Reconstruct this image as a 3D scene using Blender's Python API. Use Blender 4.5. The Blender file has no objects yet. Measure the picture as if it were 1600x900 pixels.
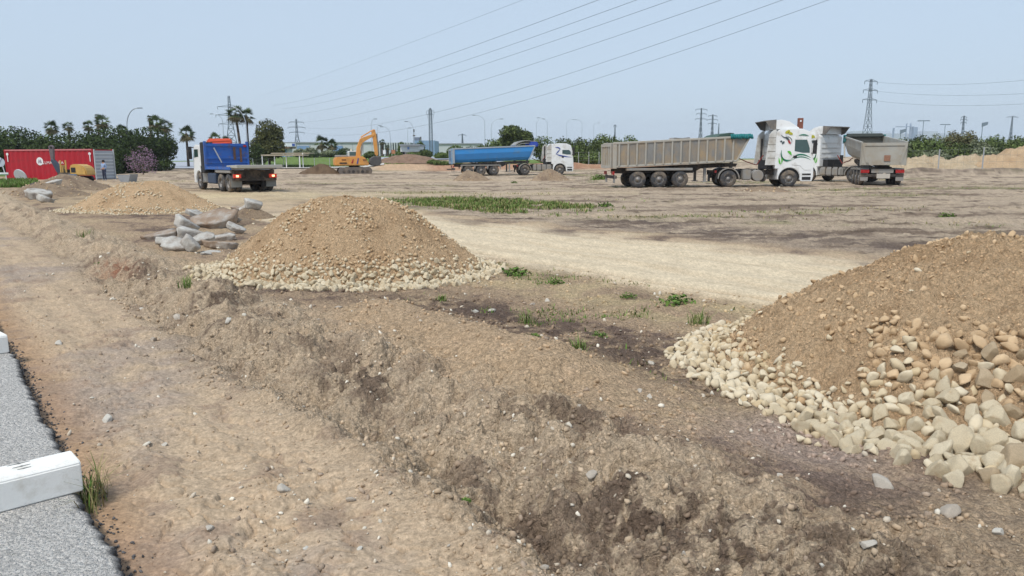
import bpy, bmesh, math, random
import numpy as np
from mathutils import Vector, Matrix, Euler
random.seed(7); rng = np.random.default_rng(11)
R = math.radians; PI = math.pi
scene = bpy.context.scene
COL = scene.collection
# ------------------------------------------------------------------ camera
EYE = 1.7; PITCH = 9.75; ROLL = -0.25; FPX = 1170.0
camd = bpy.data.cameras.new('camera'); cam = bpy.data.objects.new('camera', camd); COL.objects.link(cam)
camd.sensor_width = 36.0; camd.lens = 36.0 * FPX / 1600.0
camd.clip_start = 0.05; camd.clip_end = 9000
CM = Matrix.Rotation(R(90 - PITCH), 3, 'X') @ Matrix.Rotation(R(ROLL), 3, 'Z')
cam.location = (0, 0, EYE); cam.rotation_euler = CM.to_euler()
scene.camera = cam
# ------------------------------------------------------------------ sky and sun (thin overcast, hazy)
SUN_EL, SUN_AZ = 56, 215          # degrees; azimuth clockwise from +Y (behind and to the left of the camera)
world = bpy.data.worlds.new('World'); scene.world = world; world.use_nodes = True
nt = world.node_tree; nt.nodes.clear()
sky = nt.nodes.new('ShaderNodeTexSky'); sky.sky_type = 'NISHITA'; sky.sun_disc = False
sky.sun_elevation = R(SUN_EL); sky.sun_rotation = R(SUN_AZ); sky.air_density = 1.0; sky.dust_density = 2.0; sky.ozone_density = 1.0
bg = nt.nodes.new('ShaderNodeBackground'); bg.inputs['Strength'].default_value = 0.1
veil = nt.nodes.new('ShaderNodeMix'); veil.data_type = 'RGBA'; veil.inputs['Factor'].default_value = 0.85
veil.inputs['B'].default_value = (3.12, 3.8, 4.62, 1)      # even cloud veil over the clear sky
nt.links.new(sky.outputs[0], veil.inputs['A']); nt.links.new(veil.outputs['Result'], bg.inputs['Color'])
wo = nt.nodes.new('ShaderNodeOutputWorld'); nt.links.new(bg.outputs[0], wo.inputs[0])
sund = bpy.data.lights.new('sun', 'SUN'); sun = bpy.data.objects.new('sun', sund); COL.objects.link(sun)
sund.energy = 1.5; sund.angle = R(10); sund.color = (1.0, 0.95, 0.87)
az, el = R(SUN_AZ), R(SUN_EL)
sdir = Vector((math.sin(az) * math.cos(el), math.cos(az) * math.cos(el), math.sin(el)))
sun.rotation_euler = sdir.to_track_quat('Z', 'Y').to_euler(); sun.location = sdir * 300
scene.view_settings.view_transform = 'Standard'; scene.view_settings.look = 'None'
scene.view_settings.exposure = 0.88; scene.view_settings.gamma = 1.0; scene.view_settings.use_curve_mapping = False
scene.render.engine = 'CYCLES'
scene.cycles.max_bounces = 6; scene.cycles.diffuse_bounces = 3; scene.cycles.glossy_bounces = 3
scene.cycles.transmission_bounces = 4; scene.cycles.volume_bounces = 0
# ------------------------------------------------------------------ photo pixel -> place
def ray(px, py):
    return CM @ Vector(((px - 800) / FPX, (450 - py) / FPX, -1.0))
def G(px, py, z=0.0):                       # where the ray through a pixel meets the level z
    d = ray(px, py); t = (z - EYE) / d.z
    return Vector((d.x * t, d.y * t, z))
def AT(px, py, depth):                      # point on the ray at a known distance ahead
    d = ray(px, py); t = depth / d.y
    return Vector((d.x * t, depth, EYE + d.z * t))
def XY(px, depth):                          # plan position of a pixel column at a distance ahead
    p = AT(px, 250, depth); return p.x, p.y
# ------------------------------------------------------------------ noise
_perm = np.random.default_rng(5).permutation(256); _perm = np.concatenate([_perm, _perm, _perm])
_ga = np.random.default_rng(6).random(256) * 2 * PI; _gx, _gy = np.cos(_ga), np.sin(_ga)
def perlin(x, y):
    xi = np.floor(x).astype(np.int64); yi = np.floor(y).astype(np.int64)
    xf = x - xi; yf = y - yi; xi &= 255; yi &= 255
    u = xf * xf * xf * (xf * (xf * 6 - 15) + 10); v = yf * yf * yf * (yf * (yf * 6 - 15) + 10)
    def g(ix, iy, fx, fy):
        h = _perm[_perm[ix & 255] + (iy & 255)]; return _gx[h] * fx + _gy[h] * fy
    a = g(xi, yi, xf, yf); b = g(xi + 1, yi, xf - 1, yf); c = g(xi, yi + 1, xf, yf - 1); d = g(xi + 1, yi + 1, xf - 1, yf - 1)
    return (a + u * (b - a) + v * (c - a) + u * v * (a - b - c + d)) * 1.5
def fbm(x, y, f, oct=4, gain=0.5, lac=2.03, billow=False):
    s = 0; a = 1; t = 0
    for i in range(oct):
        n = perlin(x * f + 17.3 * i, y * f - 9.1 * i)
        if billow: n = np.abs(n) * 2 - 0.6
        s = s + a * n; t += a; a *= gain; f *= lac
    return s / t
def sstep(a, b, x):
    t = np.clip((x - a) / (b - a), 0, 1); return t * t * (3 - 2 * t)
def srgb(r, g, b, k=0.90):                  # photo colour -> base colour
    f = lambda c: (c / 255 / 12.92) if c / 255 <= 0.04045 else ((c / 255 + 0.055) / 1.055) ** 2.4
    return (f(r) * k, f(g) * k, f(b) * k)
# ------------------------------------------------------------------ materials
MATS = {}
def mat(name, color=(.5, .5, .5), rough=.7, var=0.12, nscale=3.0, bump=0.0, bscale=40.0, metal=0.0, spec=0.4,
        dirt=None, dirt_amt=0.0, dscale=1.5, attr=None, rnd=0.0, rnd_col=None, emit=None, coat=0.0, stretch=(1, 1, 1), trans=0.0, alpha=1.0, sub2=None, fine=False):
    if name in MATS: return MATS[name]
    m = bpy.data.materials.new(name); m.use_nodes = True; t = m.node_tree; N = t.nodes; L = t.links
    b = N['Principled BSDF']; b.inputs['Roughness'].default_value = rough; b.inputs['Metallic'].default_value = metal
    b.inputs['Specular IOR Level'].default_value = spec; b.inputs['Coat Weight'].default_value = coat
    if trans: b.inputs['Transmission Weight'].default_value = trans
    if alpha < 1: b.inputs['Alpha'].default_value = alpha
    tc = N.new('ShaderNodeTexCoord'); mp = N.new('ShaderNodeMapping'); mp.inputs['Scale'].default_value = stretch
    L.new(tc.outputs['Object'], mp.inputs['Vector'])
    if attr:
        a = N.new('ShaderNodeAttribute'); a.attribute_name = attr; col = a.outputs['Color']
    else:
        a = N.new('ShaderNodeRGB'); a.outputs[0].default_value = (*color, 1); col = a.outputs[0]
    def mixc(fac, A, Bv, blend='MIX'):
        x = N.new('ShaderNodeMix'); x.data_type = 'RGBA'; x.blend_type = blend
        if isinstance(fac, float): x.inputs['Factor'].default_value = fac
        else: L.new(fac, x.inputs['Factor'])
        L.new(A, x.inputs['A'])
        if isinstance(Bv, tuple): x.inputs['B'].default_value = (*Bv, 1)
        else: L.new(Bv, x.inputs['B'])
        return x.outputs['Result']
    def noise(scale, detail=5, rgh=.6):
        n = N.new('ShaderNodeTexNoise'); n.inputs['Scale'].default_value = scale; n.inputs['Detail'].default_value = detail
        n.inputs['Roughness'].default_value = rgh; L.new(mp.outputs[0], n.inputs['Vector']); return n.outputs['Fac']
    def ramp(x, lo, hi, a=0.0, c=1.0):
        r = N.new('ShaderNodeMapRange'); r.inputs[1].default_value = lo; r.inputs[2].default_value = hi
        r.inputs[3].default_value = a; r.inputs[4].default_value = c; L.new(x, r.inputs[0]); return r.outputs[0]
    if rnd:
        oi = N.new('ShaderNodeObjectInfo')
        col = mixc(ramp(oi.outputs['Random'], 0, 1, 0, rnd), col, rnd_col or tuple(c * .6 for c in color))
    if var:
        v = ramp(noise(nscale), .25, .75, 1 - var, 1 + var)
        x = N.new('ShaderNodeVectorMath'); x.operation = 'SCALE'; L.new(col, x.inputs[0]); L.new(v, x.inputs['Scale']); col = x.outputs[0]
    if fine:                                   # crumbs: cells of differing tint, as strong as the surface is crumbly
        wp = N.new('ShaderNodeVectorMath'); wp.operation = 'MULTIPLY_ADD'; nz = N.new('ShaderNodeTexNoise'); nz.inputs['Scale'].default_value = bscale * .5; nz.inputs['Detail'].default_value = 3; L.new(mp.outputs[0], nz.inputs['Vector'])
        L.new(nz.outputs['Color'], wp.inputs[0]); wp.inputs[1].default_value = (.03, .03, .03); L.new(mp.outputs[0], wp.inputs[2]); vs_ = []
        for sc in (bscale * .8, bscale * 2.6):
            w = N.new('ShaderNodeTexVoronoi'); w.inputs['Scale'].default_value = sc; L.new(wp.outputs[0], w.inputs['Vector']); vs_.append(w)
        vo, vo2 = vs_; al = a.outputs['Alpha']
        for w, k_ in ((vo, .30), (vo2, .42)):
            sp = N.new('ShaderNodeSeparateColor'); L.new(w.outputs['Color'], sp.inputs[0]); cr = N.new('ShaderNodeMath'); cr.operation = 'SUBTRACT'; L.new(sp.outputs[0], cr.inputs[0]); cr.inputs[1].default_value = .5
            cm = N.new('ShaderNodeMath'); cm.operation = 'MULTIPLY'; L.new(cr.outputs[0], cm.inputs[0]); L.new(al, cm.inputs[1]); ca_ = N.new('ShaderNodeMath'); ca_.operation = 'MULTIPLY_ADD'; L.new(cm.outputs[0], ca_.inputs[0]); ca_.inputs[1].default_value = k_; ca_.inputs[2].default_value = 1.0
            x = N.new('ShaderNodeVectorMath'); x.operation = 'SCALE'; L.new(col, x.inputs[0]); L.new(ca_.outputs[0], x.inputs['Scale']); col = x.outputs[0]
    if sub2:                                   # speckle of a second colour
        col = mixc(ramp(noise(sub2[1], 3), sub2[2], sub2[2] + .12), col, sub2[0])
    if dirt:
        f = ramp(noise(dscale, 6, .65), .62 - dirt_amt * .5, .85 - dirt_amt * .4)
        col = mixc(f, col, dirt)
    L.new(col, b.inputs['Base Color'])
    if bump:
        if fine:
            hn = N.new('ShaderNodeMath'); hn.operation = 'MULTIPLY_ADD'; L.new(vo2.outputs['Distance'], hn.inputs[0]); hn.inputs[1].default_value = -.45; L.new(noise(bscale, 8, .75), hn.inputs[2]); h2 = N.new('ShaderNodeMath'); h2.operation = 'MULTIPLY_ADD'; L.new(vo.outputs['Distance'], h2.inputs[0]); h2.inputs[1].default_value = -.9; L.new(hn.outputs[0], h2.inputs[2]); hsock = h2.outputs[0]
        else: hsock = noise(bscale, 6, .7)
        bp = N.new('ShaderNodeBump')
        if fine: bs_ = N.new('ShaderNodeMath'); bs_.operation = 'MULTIPLY'; L.new(al, bs_.inputs[0]); bs_.inputs[1].default_value = min(1, bump); L.new(bs_.outputs[0], bp.inputs['Strength'])
        bp.inputs['Strength'].default_value = min(1, bump); bp.inputs['Distance'].default_value = 0.02 * max(1, bump) * (1.6 if fine else 1)
        L.new(hsock, bp.inputs['Height']); L.new(bp.outputs[0], b.inputs['Normal'])
    if emit:
        b.inputs['Emission Color'].default_value = (*emit[0], 1); b.inputs['Emission Strength'].default_value = emit[1]
    MATS[name] = m; return m
# ------------------------------------------------------------------ mesh builder: collects shapes, builds ONE mesh object
class MB:
    def __init__(s): s.v = []; s.f = []; s.m = []; s.M = Matrix.Identity(4); s.mi = 0
    def add(s, vs, fs):
        o = len(s.v); s.v += [tuple(s.M @ Vector(v)) for v in vs]; s.f += [tuple(i + o for i in f) for f in fs]; s.m += [s.mi] * len(fs); return s
    def box(s, x0, x1, y0, y1, z0, z1):
        return s.add([(x0, y0, z0), (x1, y0, z0), (x1, y1, z0), (x0, y1, z0), (x0, y0, z1), (x1, y0, z1), (x1, y1, z1), (x0, y1, z1)],
                     [(0, 3, 2, 1), (4, 5, 6, 7), (0, 1, 5, 4), (1, 2, 6, 5), (2, 3, 7, 6), (3, 0, 4, 7)])
    def prism(s, poly, y0, y1, axis='y', poly2=None):      # polygon in the (x,z) plane (or (x,y) for axis z, (y,z) for x) swept along an axis
        n = len(poly); poly2 = poly2 or poly
        def P(p, h): return (p[0], h, p[1]) if axis == 'y' else ((p[0], p[1], h) if axis == 'z' else (h, p[0], p[1]))
        vs = [P(p, y0) for p in poly] + [P(p, y1) for p in poly2]
        ar = sum(poly[i][0] * poly[(i + 1) % n][1] - poly[(i + 1) % n][0] * poly[i][1] for i in range(n))
        fl = (ar > 0) == (axis == 'y')
        a = tuple(range(n)); b = tuple(range(n, 2 * n))
        fs = [a if fl else a[::-1], b[::-1] if fl else b]
        for i in range(n):
            j = (i + 1) % n; q = (i, j, n + j, n + i); fs.append(q[::-1] if fl else q)
        return s.add(vs, fs)
    def tube(s, p0, p1, r0, r1=None, n=8, cap=True):
        r1 = r0 if r1 is None else r1; p0, p1 = Vector(p0), Vector(p1); d = (p1 - p0)
        if d.length < 1e-6: return s
        q = d.to_track_quat('Z', 'Y').to_matrix(); vs = []
        for p, r in ((p0, r0), (p1, r1)):
            for i in range(n):
                a = 2 * PI * i / n; vs.append(p + q @ Vector((r * math.cos(a), r * math.sin(a), 0)))
        fs = [(i, (i + 1) % n, n + (i + 1) % n, n + i) for i in range(n)]
        if cap: fs += [tuple(range(n))[::-1], tuple(range(n, 2 * n))]
        return s.add(vs, fs)
    def path(s, pts, r, n=6):
        for a, b in zip(pts[:-1], pts[1:]): s.tube(a, b, r, r, n)
        return s
    def lathe(s, prof, n=24, axis='y'):                     # profile (radius, along-axis)
        vs = []; k = len(prof)
        for i in range(n):
            a = 2 * PI * i / n; c, sn = math.cos(a), math.sin(a)
            for r, h in prof:
                vs.append((r * c, h, r * sn) if axis == 'y' else (r * c, r * sn, h))
        fs = []
        for i in range(n):
            j = (i + 1) % n
            for q in range(k - 1):
                f = (i * k + q, i * k + q + 1, j * k + q + 1, j * k + q); fs.append(f if axis == 'y' else f[::-1])
        return s.add(vs, fs)
    def beam(s, p0, p1, w, h=None):                         # square bar
        h = h or w; p0, p1 = Vector(p0), Vector(p1); q = (p1 - p0).to_track_quat('Z', 'Y').to_matrix(); vs = []
        for p in (p0, p1):
            for a, b in ((-1, -1), (1, -1), (1, 1), (-1, 1)): vs.append(p + q @ Vector((a * w / 2, b * h / 2, 0)))
        return s.add(vs, [(0, 3, 2, 1), (4, 5, 6, 7), (0, 1, 5, 4), (1, 2, 6, 5), (2, 3, 7, 6), (3, 0, 4, 7)])
    def mesh(s, name, mats, smooth=False, bevel=0.0, seg=1):
        me = bpy.data.meshes.new(name); me.from_pydata(s.v, [], s.f)
        ms = mats if isinstance(mats, (list, tuple)) else [mats]
        for m in ms: me.materials.append(m)
        if len(ms) > 1: me.polygons.foreach_set('material_index', s.m)
        if bevel:
            bm = bmesh.new(); bm.from_mesh(me); bmesh.ops.remove_doubles(bm, verts=bm.verts, dist=1e-5)
            es = [e for e in bm.edges if len(e.link_faces) == 2 and e.calc_face_angle(0) > 0.5]
            bmesh.ops.bevel(bm, geom=es, offset=bevel, segments=seg, affect='EDGES', clamp_overlap=True); bm.to_mesh(me); bm.free()
        if smooth: me.polygons.foreach_set('use_smooth', [True] * len(me.polygons))
        me.update(); return me
    def build(s, name, mats, parent=None, smooth=False, bevel=0.0, seg=1):
        o = bpy.data.objects.new(name, s.mesh(name, mats, smooth, bevel, seg)); COL.objects.link(o); o.parent = parent; return o
def mesh_np(name, V, F, material, smooth=False, col=None):
    """big mesh straight from numpy arrays (faces all the same size)"""
    me = bpy.data.meshes.new(name); V = np.asarray(V, np.float32); F = np.asarray(F, np.int32); n, k = F.shape
    me.vertices.add(len(V)); me.vertices.foreach_set('co', V.ravel()); me.loops.add(n * k); me.loops.foreach_set('vertex_index', F.ravel())
    me.polygons.add(n); me.polygons.foreach_set('loop_start', np.arange(0, n * k, k, dtype=np.int32))
    if smooth: me.polygons.foreach_set('use_smooth', np.ones(n, bool))
    me.update(calc_edges=True)
    if col is not None:
        a = me.color_attributes.new('Col', 'FLOAT_COLOR', 'POINT'); c = np.ones((len(V), 4), np.float32); col = np.asarray(col); c[:, :col.shape[1]] = col; a.data.foreach_set('color', c.ravel())
    me.materials.append(material); return me
def link(name, me, parent=None, loc=None, rot=None, scale=None):
    o = bpy.data.objects.new(name, me); COL.objects.link(o); o.parent = parent
    if loc is not None: o.location = loc
    if rot is not None: o.rotation_euler = rot
    if scale is not None: o.scale = scale
    return o
def tag(o, label, cat, group=None):
    o['label'] = label; o['category'] = cat
    if group: o['group'] = group
    return o
def struct(o): o['kind'] = 'structure'; return o
def thing(name, label, cat, loc=(0, 0, 0), rz=0.0, group=None):
    o = bpy.data.objects.new(name, None); COL.objects.link(o); o.location = loc; o.rotation_euler = (0, 0, rz); o.empty_display_size = .3
    return tag(o, label, cat, group)
def text_mesh(body, size, material, name='lettering'):
    cu = bpy.data.curves.new(name, 'FONT'); cu.body = body; cu.size = size; cu.extrude = 0.004; cu.resolution_u = 3
    o = bpy.data.objects.new(name, cu); COL.objects.link(o); dg = bpy.context.evaluated_depsgraph_get()
    me = bpy.data.meshes.new_from_object(o.evaluated_get(dg)); bpy.data.objects.remove(o); bpy.data.curves.remove(cu)
    me.materials.clear(); me.materials.append(material); return me
# ------------------------------------------------------------------ the ground: everything on the site runs along one direction
AX = (-0.617, 0.787)
def QS(x, y): return x * 0.787 + y * 0.617, -x * 0.617 + y * 0.787     # q across (to the right), s along (away)
def fromQS(q, s): return q * 0.787 - s * 0.617, q * 0.617 + s * 0.787
_PX = np.array([-300, 100, 300, 380, 430, 560, 605, 640, 700, 760, 900, 1100, 1380, 1450, 1600, 2000.])
_PD = np.array([0, 60, 75, 90, 100, 108, 114, 125, 150, 175, 220, 300, 600, 3500.])
_L = [0, 0, .1, .25, .35, .45, .5, .7, 1.2, 1.75, 1.0, .0, .0, .0]
_M = [0, 0, .1, .25, .4, .6, .9, 1.4, 2.3, 2.9, 3.0, 2., 1., 1.]
_E = [0, 0, .1, .2, .35, 1.0, 1.55, 1.8, 2.3, 2.6, 2.6, 2., 1., 1.]
_C = [0, 0, .1, .25, .6, .8, .9, 1., 1.3, 1.5, 1.5, 1., 1., 1.]
_R = [0, 0, .3, .6, .8, 1., 1.2, 1.5, 2., 2., 2., 2., 2., 2.]
_PT = np.array([_L, _L, _L, _L, _M, _M, _E, _E, _E, _C, _C, _C, _R, _R, _R, _R], float)
def far_height(x, y):
    d = np.maximum(y, .1); px = 800 + 1187 * x / d; px = np.where(y < 1, np.where(x > 0, 2000., -300.), px)
    r = np.hypot(x, y); r = np.where(y > 0, y * .7 + r * .3, r)
    i = np.clip(np.searchsorted(_PX, px) - 1, 0, len(_PX) - 2); t = np.clip((px - _PX[i]) / (_PX[i + 1] - _PX[i]), 0, 1); t = t * t * (3 - 2 * t)
    j = np.clip(np.searchsorted(_PD, r) - 1, 0, len(_PD) - 2); w = np.clip((r - _PD[j]) / (_PD[j + 1] - _PD[j]), 0, 1)
    a = _PT[i, j] * (1 - w) + _PT[i, j + 1] * w; b = _PT[i + 1, j] * (1 - w) + _PT[i + 1, j + 1] * w
    return a * (1 - t) + b * t
def ground_np(x, y, fine=True):
    """height of the soil; returns (z, rough, q, s)"""
    q0, s = QS(x, y)
    q = q0 + .16 * fbm(x, y, .55, 3) * sstep(.55, 1.2, q0) + .05 * fbm(x, y, 2.4, 2) * sstep(.6, 1.2, q0)
    near = 1 - sstep(45, 60, np.hypot(x, y))
    ns = 1 - sstep(4.6, 7.0, s)                                   # near stretch, where the small berm and ditch are
    tr = -0.115
    cut = sstep(2.02, 2.4, q) * (1 - ns) + sstep(1.95, 3.25, q) * ns
    crest = (.15 - .085 * ns) * np.exp(-((q - 2.75 - .25 * ns) / .38) ** 2) * (.75 + .9 * fbm(x, y, .8, 2)) + .05 * np.exp(-((q - 3.6) / .9) ** 2)
    z = tr * (1 - cut) * sstep(0, .1, q0 + 5) + crest * (q0 > 1.2)
    z = z + ns * (.085 * np.exp(-((q - 1.93) / .14) ** 2) - .07 * np.exp(-((q - 2.27) / .15) ** 2) - .05 * np.exp(-((q - 2.72) / .10) ** 2) * sstep(-.1, .2, fbm(x, y, .7, 2)))
    band = sstep(1.75, 2.1, q) * (1 - sstep(2.8, 3.5, q)); z = z + .8 * band * (.085 * fbm(x, y, 1.15, 3, billow=True) + .055 * fbm(x + 3, y, 2.9, 3, .42, billow=True) - .055 * sstep(.02, .06, fbm(x - 11, y, 1.7, 4, .5)) + .045 * sstep(.0, .035, fbm(x + 21, y + 4, 2.3, 4, .5)) + .03 * sstep(.02, .06, fbm(x, y - 14, 4.4, 3, .5)) - .01)
    z = z + .05 * ns * np.exp(-((q - 2.45) / .3) ** 2) * fbm(x, y, 2.2, 2)
    # sand mound dumped behind the ridge
    z = z + .24 * np.exp(-((q - 3.8) / .42) ** 2) * sstep(3.1, 4.6, s) * (1 - sstep(6.4, 8.2, s)) * (.8 + .5 * fbm(x, y, .9, 2))
    # shallow pan beside the right pile, low spoil ridge in front of it
    z = z - .07 * np.exp(-(((q - 4.05) / .45) ** 2 + ((s - 2.3) / .5) ** 2)) + .08 * np.exp(-((q - 4.3 - .2 * s) / .25) ** 2) * np.exp(-((s - .9) / .8) ** 2)
    z = z * near
    z = z + far_height(x, y)
    # bank of red-brown soil beyond the blue trailer, dark bank on the right, rough spoil by the container
    ty = np.maximum(y, 1); px = 800 + 1187 * x / ty
    z = z + .55 * np.exp(-((y - 102) / 2.6) ** 2) * sstep(640, 700, px) * (1 - sstep(1000, 1060, px)) * (.8 + .6 * fbm(x, y, .25, 2))
    z = z + .5 * np.exp(-((y - 70) / 2.2) ** 2) * sstep(1390, 1430, px) * (.8 + .6 * fbm(x, y, .3, 2))
    z = z + .25 * np.exp(-(((x + 24) / 4) ** 2 + ((y - 38) / 4) ** 2))
    if not fine: return z
    road = sstep(7.3, 8.0, q) * (1 - sstep(12.4, 13.4, q))
    rough = .016 * np.ones_like(q)
    rough = rough + .060 * sstep(1.75, 2.3, q) * (1 - sstep(3.1, 3.6, q)) + .02 * sstep(3.0, 3.6, q) * (1 - sstep(6.8, 7.8, q)) + .032 * sstep(12.6, 14.0, q)
    rough = rough * (1 - .75 * road)
    rough = np.where(q0 < .6, .008, rough)
    d = np.hypot(x, y); att = 1 - .6 * sstep(30, 90, d)
    b1 = fbm(x, y, 2.1, 3, billow=True); b2 = fbm(x, y, 7.5, 3, .6, billow=True); b3 = fbm(x + 31, y, 22, 2, .6, billow=True)
    z = z + rough * att * (1.2 * b1 + .42 * b2 + .14 * b3 * (d < 22) + .05 * fbm(x, y + 9, 52, 2, .6) * (d < 9))
    z = z + .05 * fbm(x, y, .35, 3) * sstep(12.8, 14.5, q) * att
    # tyre and track marks: grooves along the trench and along the pale road
    g = np.sin((q0 + .04 * fbm(x, y, .6, 2)) * 2 * PI / .42); lug = np.sin(s * 2 * PI / .17 + 1.6 * np.sin(q0 * 11))
    tm = sstep(.62, .8, q0) * (1 - sstep(1.5, 1.9, q)); z = z + tm * (.010 * g + .013 * lug * sstep(-.15, .4, fbm(x, y, 1.1, 2)))
    z = z + .014 * road * np.sin((q + .15 * fbm(x, y, .2, 2)) * 2 * PI / .9)
    z = z + .035 * (np.exp(-((q - 7.75) / .10) ** 2) - np.exp(-((q - 7.98) / .13) ** 2)) * (s > 3.5) * (1 - sstep(11, 14, s))
    rut = np.sin((y + .35 * x + 1.2 * fbm(x, y, .09, 2)) * 2 * PI / 2.1); z = z + .03 * rut * sstep(13, 15, q) * (1 - sstep(60, 80, d)) * sstep(-.2, .3, fbm(x + 50, y, .12, 2))
    # thin plates of dried mud in the trench
    pl = sstep(.015, .05, np.abs(fbm(x * 1.0, y * 1.5, 2.6, 3))); z = z - .018 * (1 - pl) * tm
    p2 = sstep(.0, .03, fbm(x * 1.3 + 5, y * .8, 1.7, 4, .6)); z = z + .015 * p2 * tm
    return z, rough, q, s
def gz(x, y): return float(ground_np(np.array([float(x)]), np.array([float(y)]), False)[0])
def gzf(x, y): return float(ground_np(np.array([float(x)]), np.array([float(y)]), True)[0][0])

C_ = lambda *a: np.array(srgb(*a)) * 1.08
def ground_colour(x, y, z, rough, q, s):
    n1 = fbm(x, y, .45, 4); n2 = fbm(x + 40, y - 13, 1.6, 4, .6); n3 = fbm(x - 7, y + 5, 6.0, 3, .65); n4 = fbm(x, y + 77, 24., 2, .6)
    d = np.hypot(x, y); ty = np.maximum(y, 1); px = 800 + 1187 * x / ty
    def mix(c, k, m): return c * (1 - m[:, None]) + np.asarray(k)[None, :] * m[:, None]
    c = np.zeros((len(x), 3)) + C_(172, 150, 128)
    # --- trench: tan sand with greyer patches
    t = np.zeros((len(x), 3)) + C_(178, 157, 132); t = mix(t, C_(160, 144, 129), sstep(-.05, .4, n1 + .5 * n2)); t = mix(t, C_(160, 124, 92), .6 * (1 - sstep(.55, .95, q)))
    t = mix(t, C_(142, 122, 104), .75 * sstep(.12, .35, n2 + .4 * n3 + .2 * n4))
    # --- ridge: churned grey-brown soil with dark clods
    r = np.zeros((len(x), 3)) + C_(196, 175, 149); r = mix(r, C_(150, 131, 112), .7 * sstep(.05, .3, n2 + .5 * n3 + .35 * n4)); r = mix(r, C_(110, 94, 80), .7 * sstep(.25, .45, n1 + .4 * n2 + .4 * n3 + .4 * n4))
    r = mix(r, C_(192, 168, 140), .55 * sstep(.1, .45, -n2 - .3 * n3))
    for (bq, bs, wq, ws, am) in ((3.12, 3.55, .22, .45, .9), (2.55, 5.2, .25, .5, .85), (2.6, 6.9, .2, .6, .8), (2.2, 2.95, .18, .5, .8), (2.75, 2.2, .25, .7, .8), (3.4, 1.6, .3, .6, .8), (2.5, 9.0, .25, .8, .7), (2.45, 12, .25, 1.2, .7)):
        r = mix(r, C_(102, 86, 74), np.clip(am * 1.5 * np.exp(-(((q - bq) / wq) ** 2 + ((s - bs) / ws) ** 2)) * sstep(-.2, .15, n2 + n3 + .5 * n4), 0, .8))
    rd = sstep(1.55, 2.45, q + .25 * n2)
    c = mix(t, [0, 0, 0], np.zeros_like(q)); c = c * (1 - rd[:, None]) + r * rd[:, None]
    c = mix(c, C_(150, 92, 66), .75 * np.exp(-(((q - 2.35) / .22) ** 2 + ((s - 13.3) / .9) ** 2)) * sstep(-.3, .2, n3))
    # --- behind the ridge: sandy, with dark wet patches
    p = np.zeros((len(x), 3)) + C_(178, 154, 128); p = mix(p, C_(120, 102, 90), sstep(.05, .38, n1 + .55 * n2 + .3 * n3)); p = mix(p, C_(196, 174, 140), .6 * sstep(.0, .4, -n1 - .3 * n3))
    dk = np.exp(-(((q - 4.6) / .75) ** 2 + ((s - 6.6) / 2.2) ** 2)) + np.exp(-(((q - 4.85) / .55) ** 2 + ((s - 3.7) / 1.1) ** 2)) + .8 * np.exp(-(((q - 4.6) / .4) ** 2 + ((s - 1.2) / 1.) ** 2))
    p = mix(p, C_(98, 83, 74), np.clip(1.15 * dk * sstep(-.45, .15, n2 + n3), 0, .92))
    pm = sstep(3.05, 3.5, q); c = c * (1 - pm[:, None]) + p * pm[:, None]
    mound = np.exp(-((q - 3.75) / .5) ** 2) * sstep(3.0, 4.4, s) * (1 - sstep(6.6, 8.2, s)); c = mix(c, C_(190, 164, 134), np.clip(1.5 * mound, 0, .9) * (1 - .4 * sstep(.1, .5, n3)))
    pan = np.exp(-(((q - 4.05) / .42) ** 2 + ((s - 2.3) / .5) ** 2)); c = mix(c, C_(172, 152, 138), np.clip(1.3 * pan, 0, .9))
    cr = sstep(5.6, 6.4, q) * (1 - sstep(7.2, 7.8, q)) * (s < 12); c = mix(c, C_(196, 176, 138), .7 * cr * sstep(-.3, .2, n2))
    # --- the pale haul road
    road = sstep(7.25, 7.9, q + .2 * n2) * (1 - sstep(11.2, 13.2, q + 1.3 * n1 + .5 * n2)) * (1 - .7 * sstep(20, 27, s + 4 * n1))
    k = np.zeros((len(x), 3)) + C_(201, 185, 158); k = mix(k, C_(194, 176, 148), sstep(.0, .5, fbm(q * 3, s * .35, .8, 4) + .2 * n3))
    for rq in (8.7, 9.15, 10.4, 10.8, 11.6): k = mix(k, C_(186, 167, 138), .5 * np.exp(-((q + .35 * fbm(s * .25, s * 0 + rq, 1.0, 2) - rq) / .10) ** 2) * sstep(-.25, .2, fbm(x, y + rq, .6, 3)))
    c = c * (1 - road[:, None]) + k * road[:, None]
    rut = np.exp(-((q - 7.98) / .11) ** 2) * (s > 3.5) * (1 - sstep(11, 14, s)); c = mix(c, C_(150, 128, 104), .5 * rut)
    # --- field: streaked brown soil
    f = np.zeros((len(x), 3)) + C_(186, 167, 145); st = fbm(x * .35, y, .5, 5, .6); st2 = fbm(x * .3 + 9, y, 1.7, 4, .6)
    f = mix(f, C_(134, 117, 101), sstep(.0, .28, st + .5 * st2)); f = mix(f, C_(205, 184, 156), .75 * sstep(.12, .42, -st + .4 * st2)); f = mix(f, C_(98, 84, 72), .85 * sstep(.18, .45, st2 + .4 * n2))
    f = mix(f, C_(120, 122, 78), .55 * sstep(.2, .45, fbm(x * .4, y + 60, .22, 4) + .2 * n2))
    f = mix(f, C_(108, 94, 86), .8 * np.exp(-((q - 15.0) / 1.5) ** 2) * (1 - sstep(13, 18, s)) * sstep(-.4, .1, st2 + n2))
    f = mix(f, C_(206, 186, 156), .6 * np.exp(-((y - 38 - .05 * x) / 2.2) ** 2) * (px < 1000)); f = mix(f, C_(200, 178, 150), .6 * np.exp(-((y - 62) / 3) ** 2) * (px < 900))
    f = mix(f, C_(176, 128, 98), .7 * sstep(92, 99, y) * (1 - sstep(106, 112, y)) * sstep(640, 690, px) * (1 - sstep(1000, 1100, px)))
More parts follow.
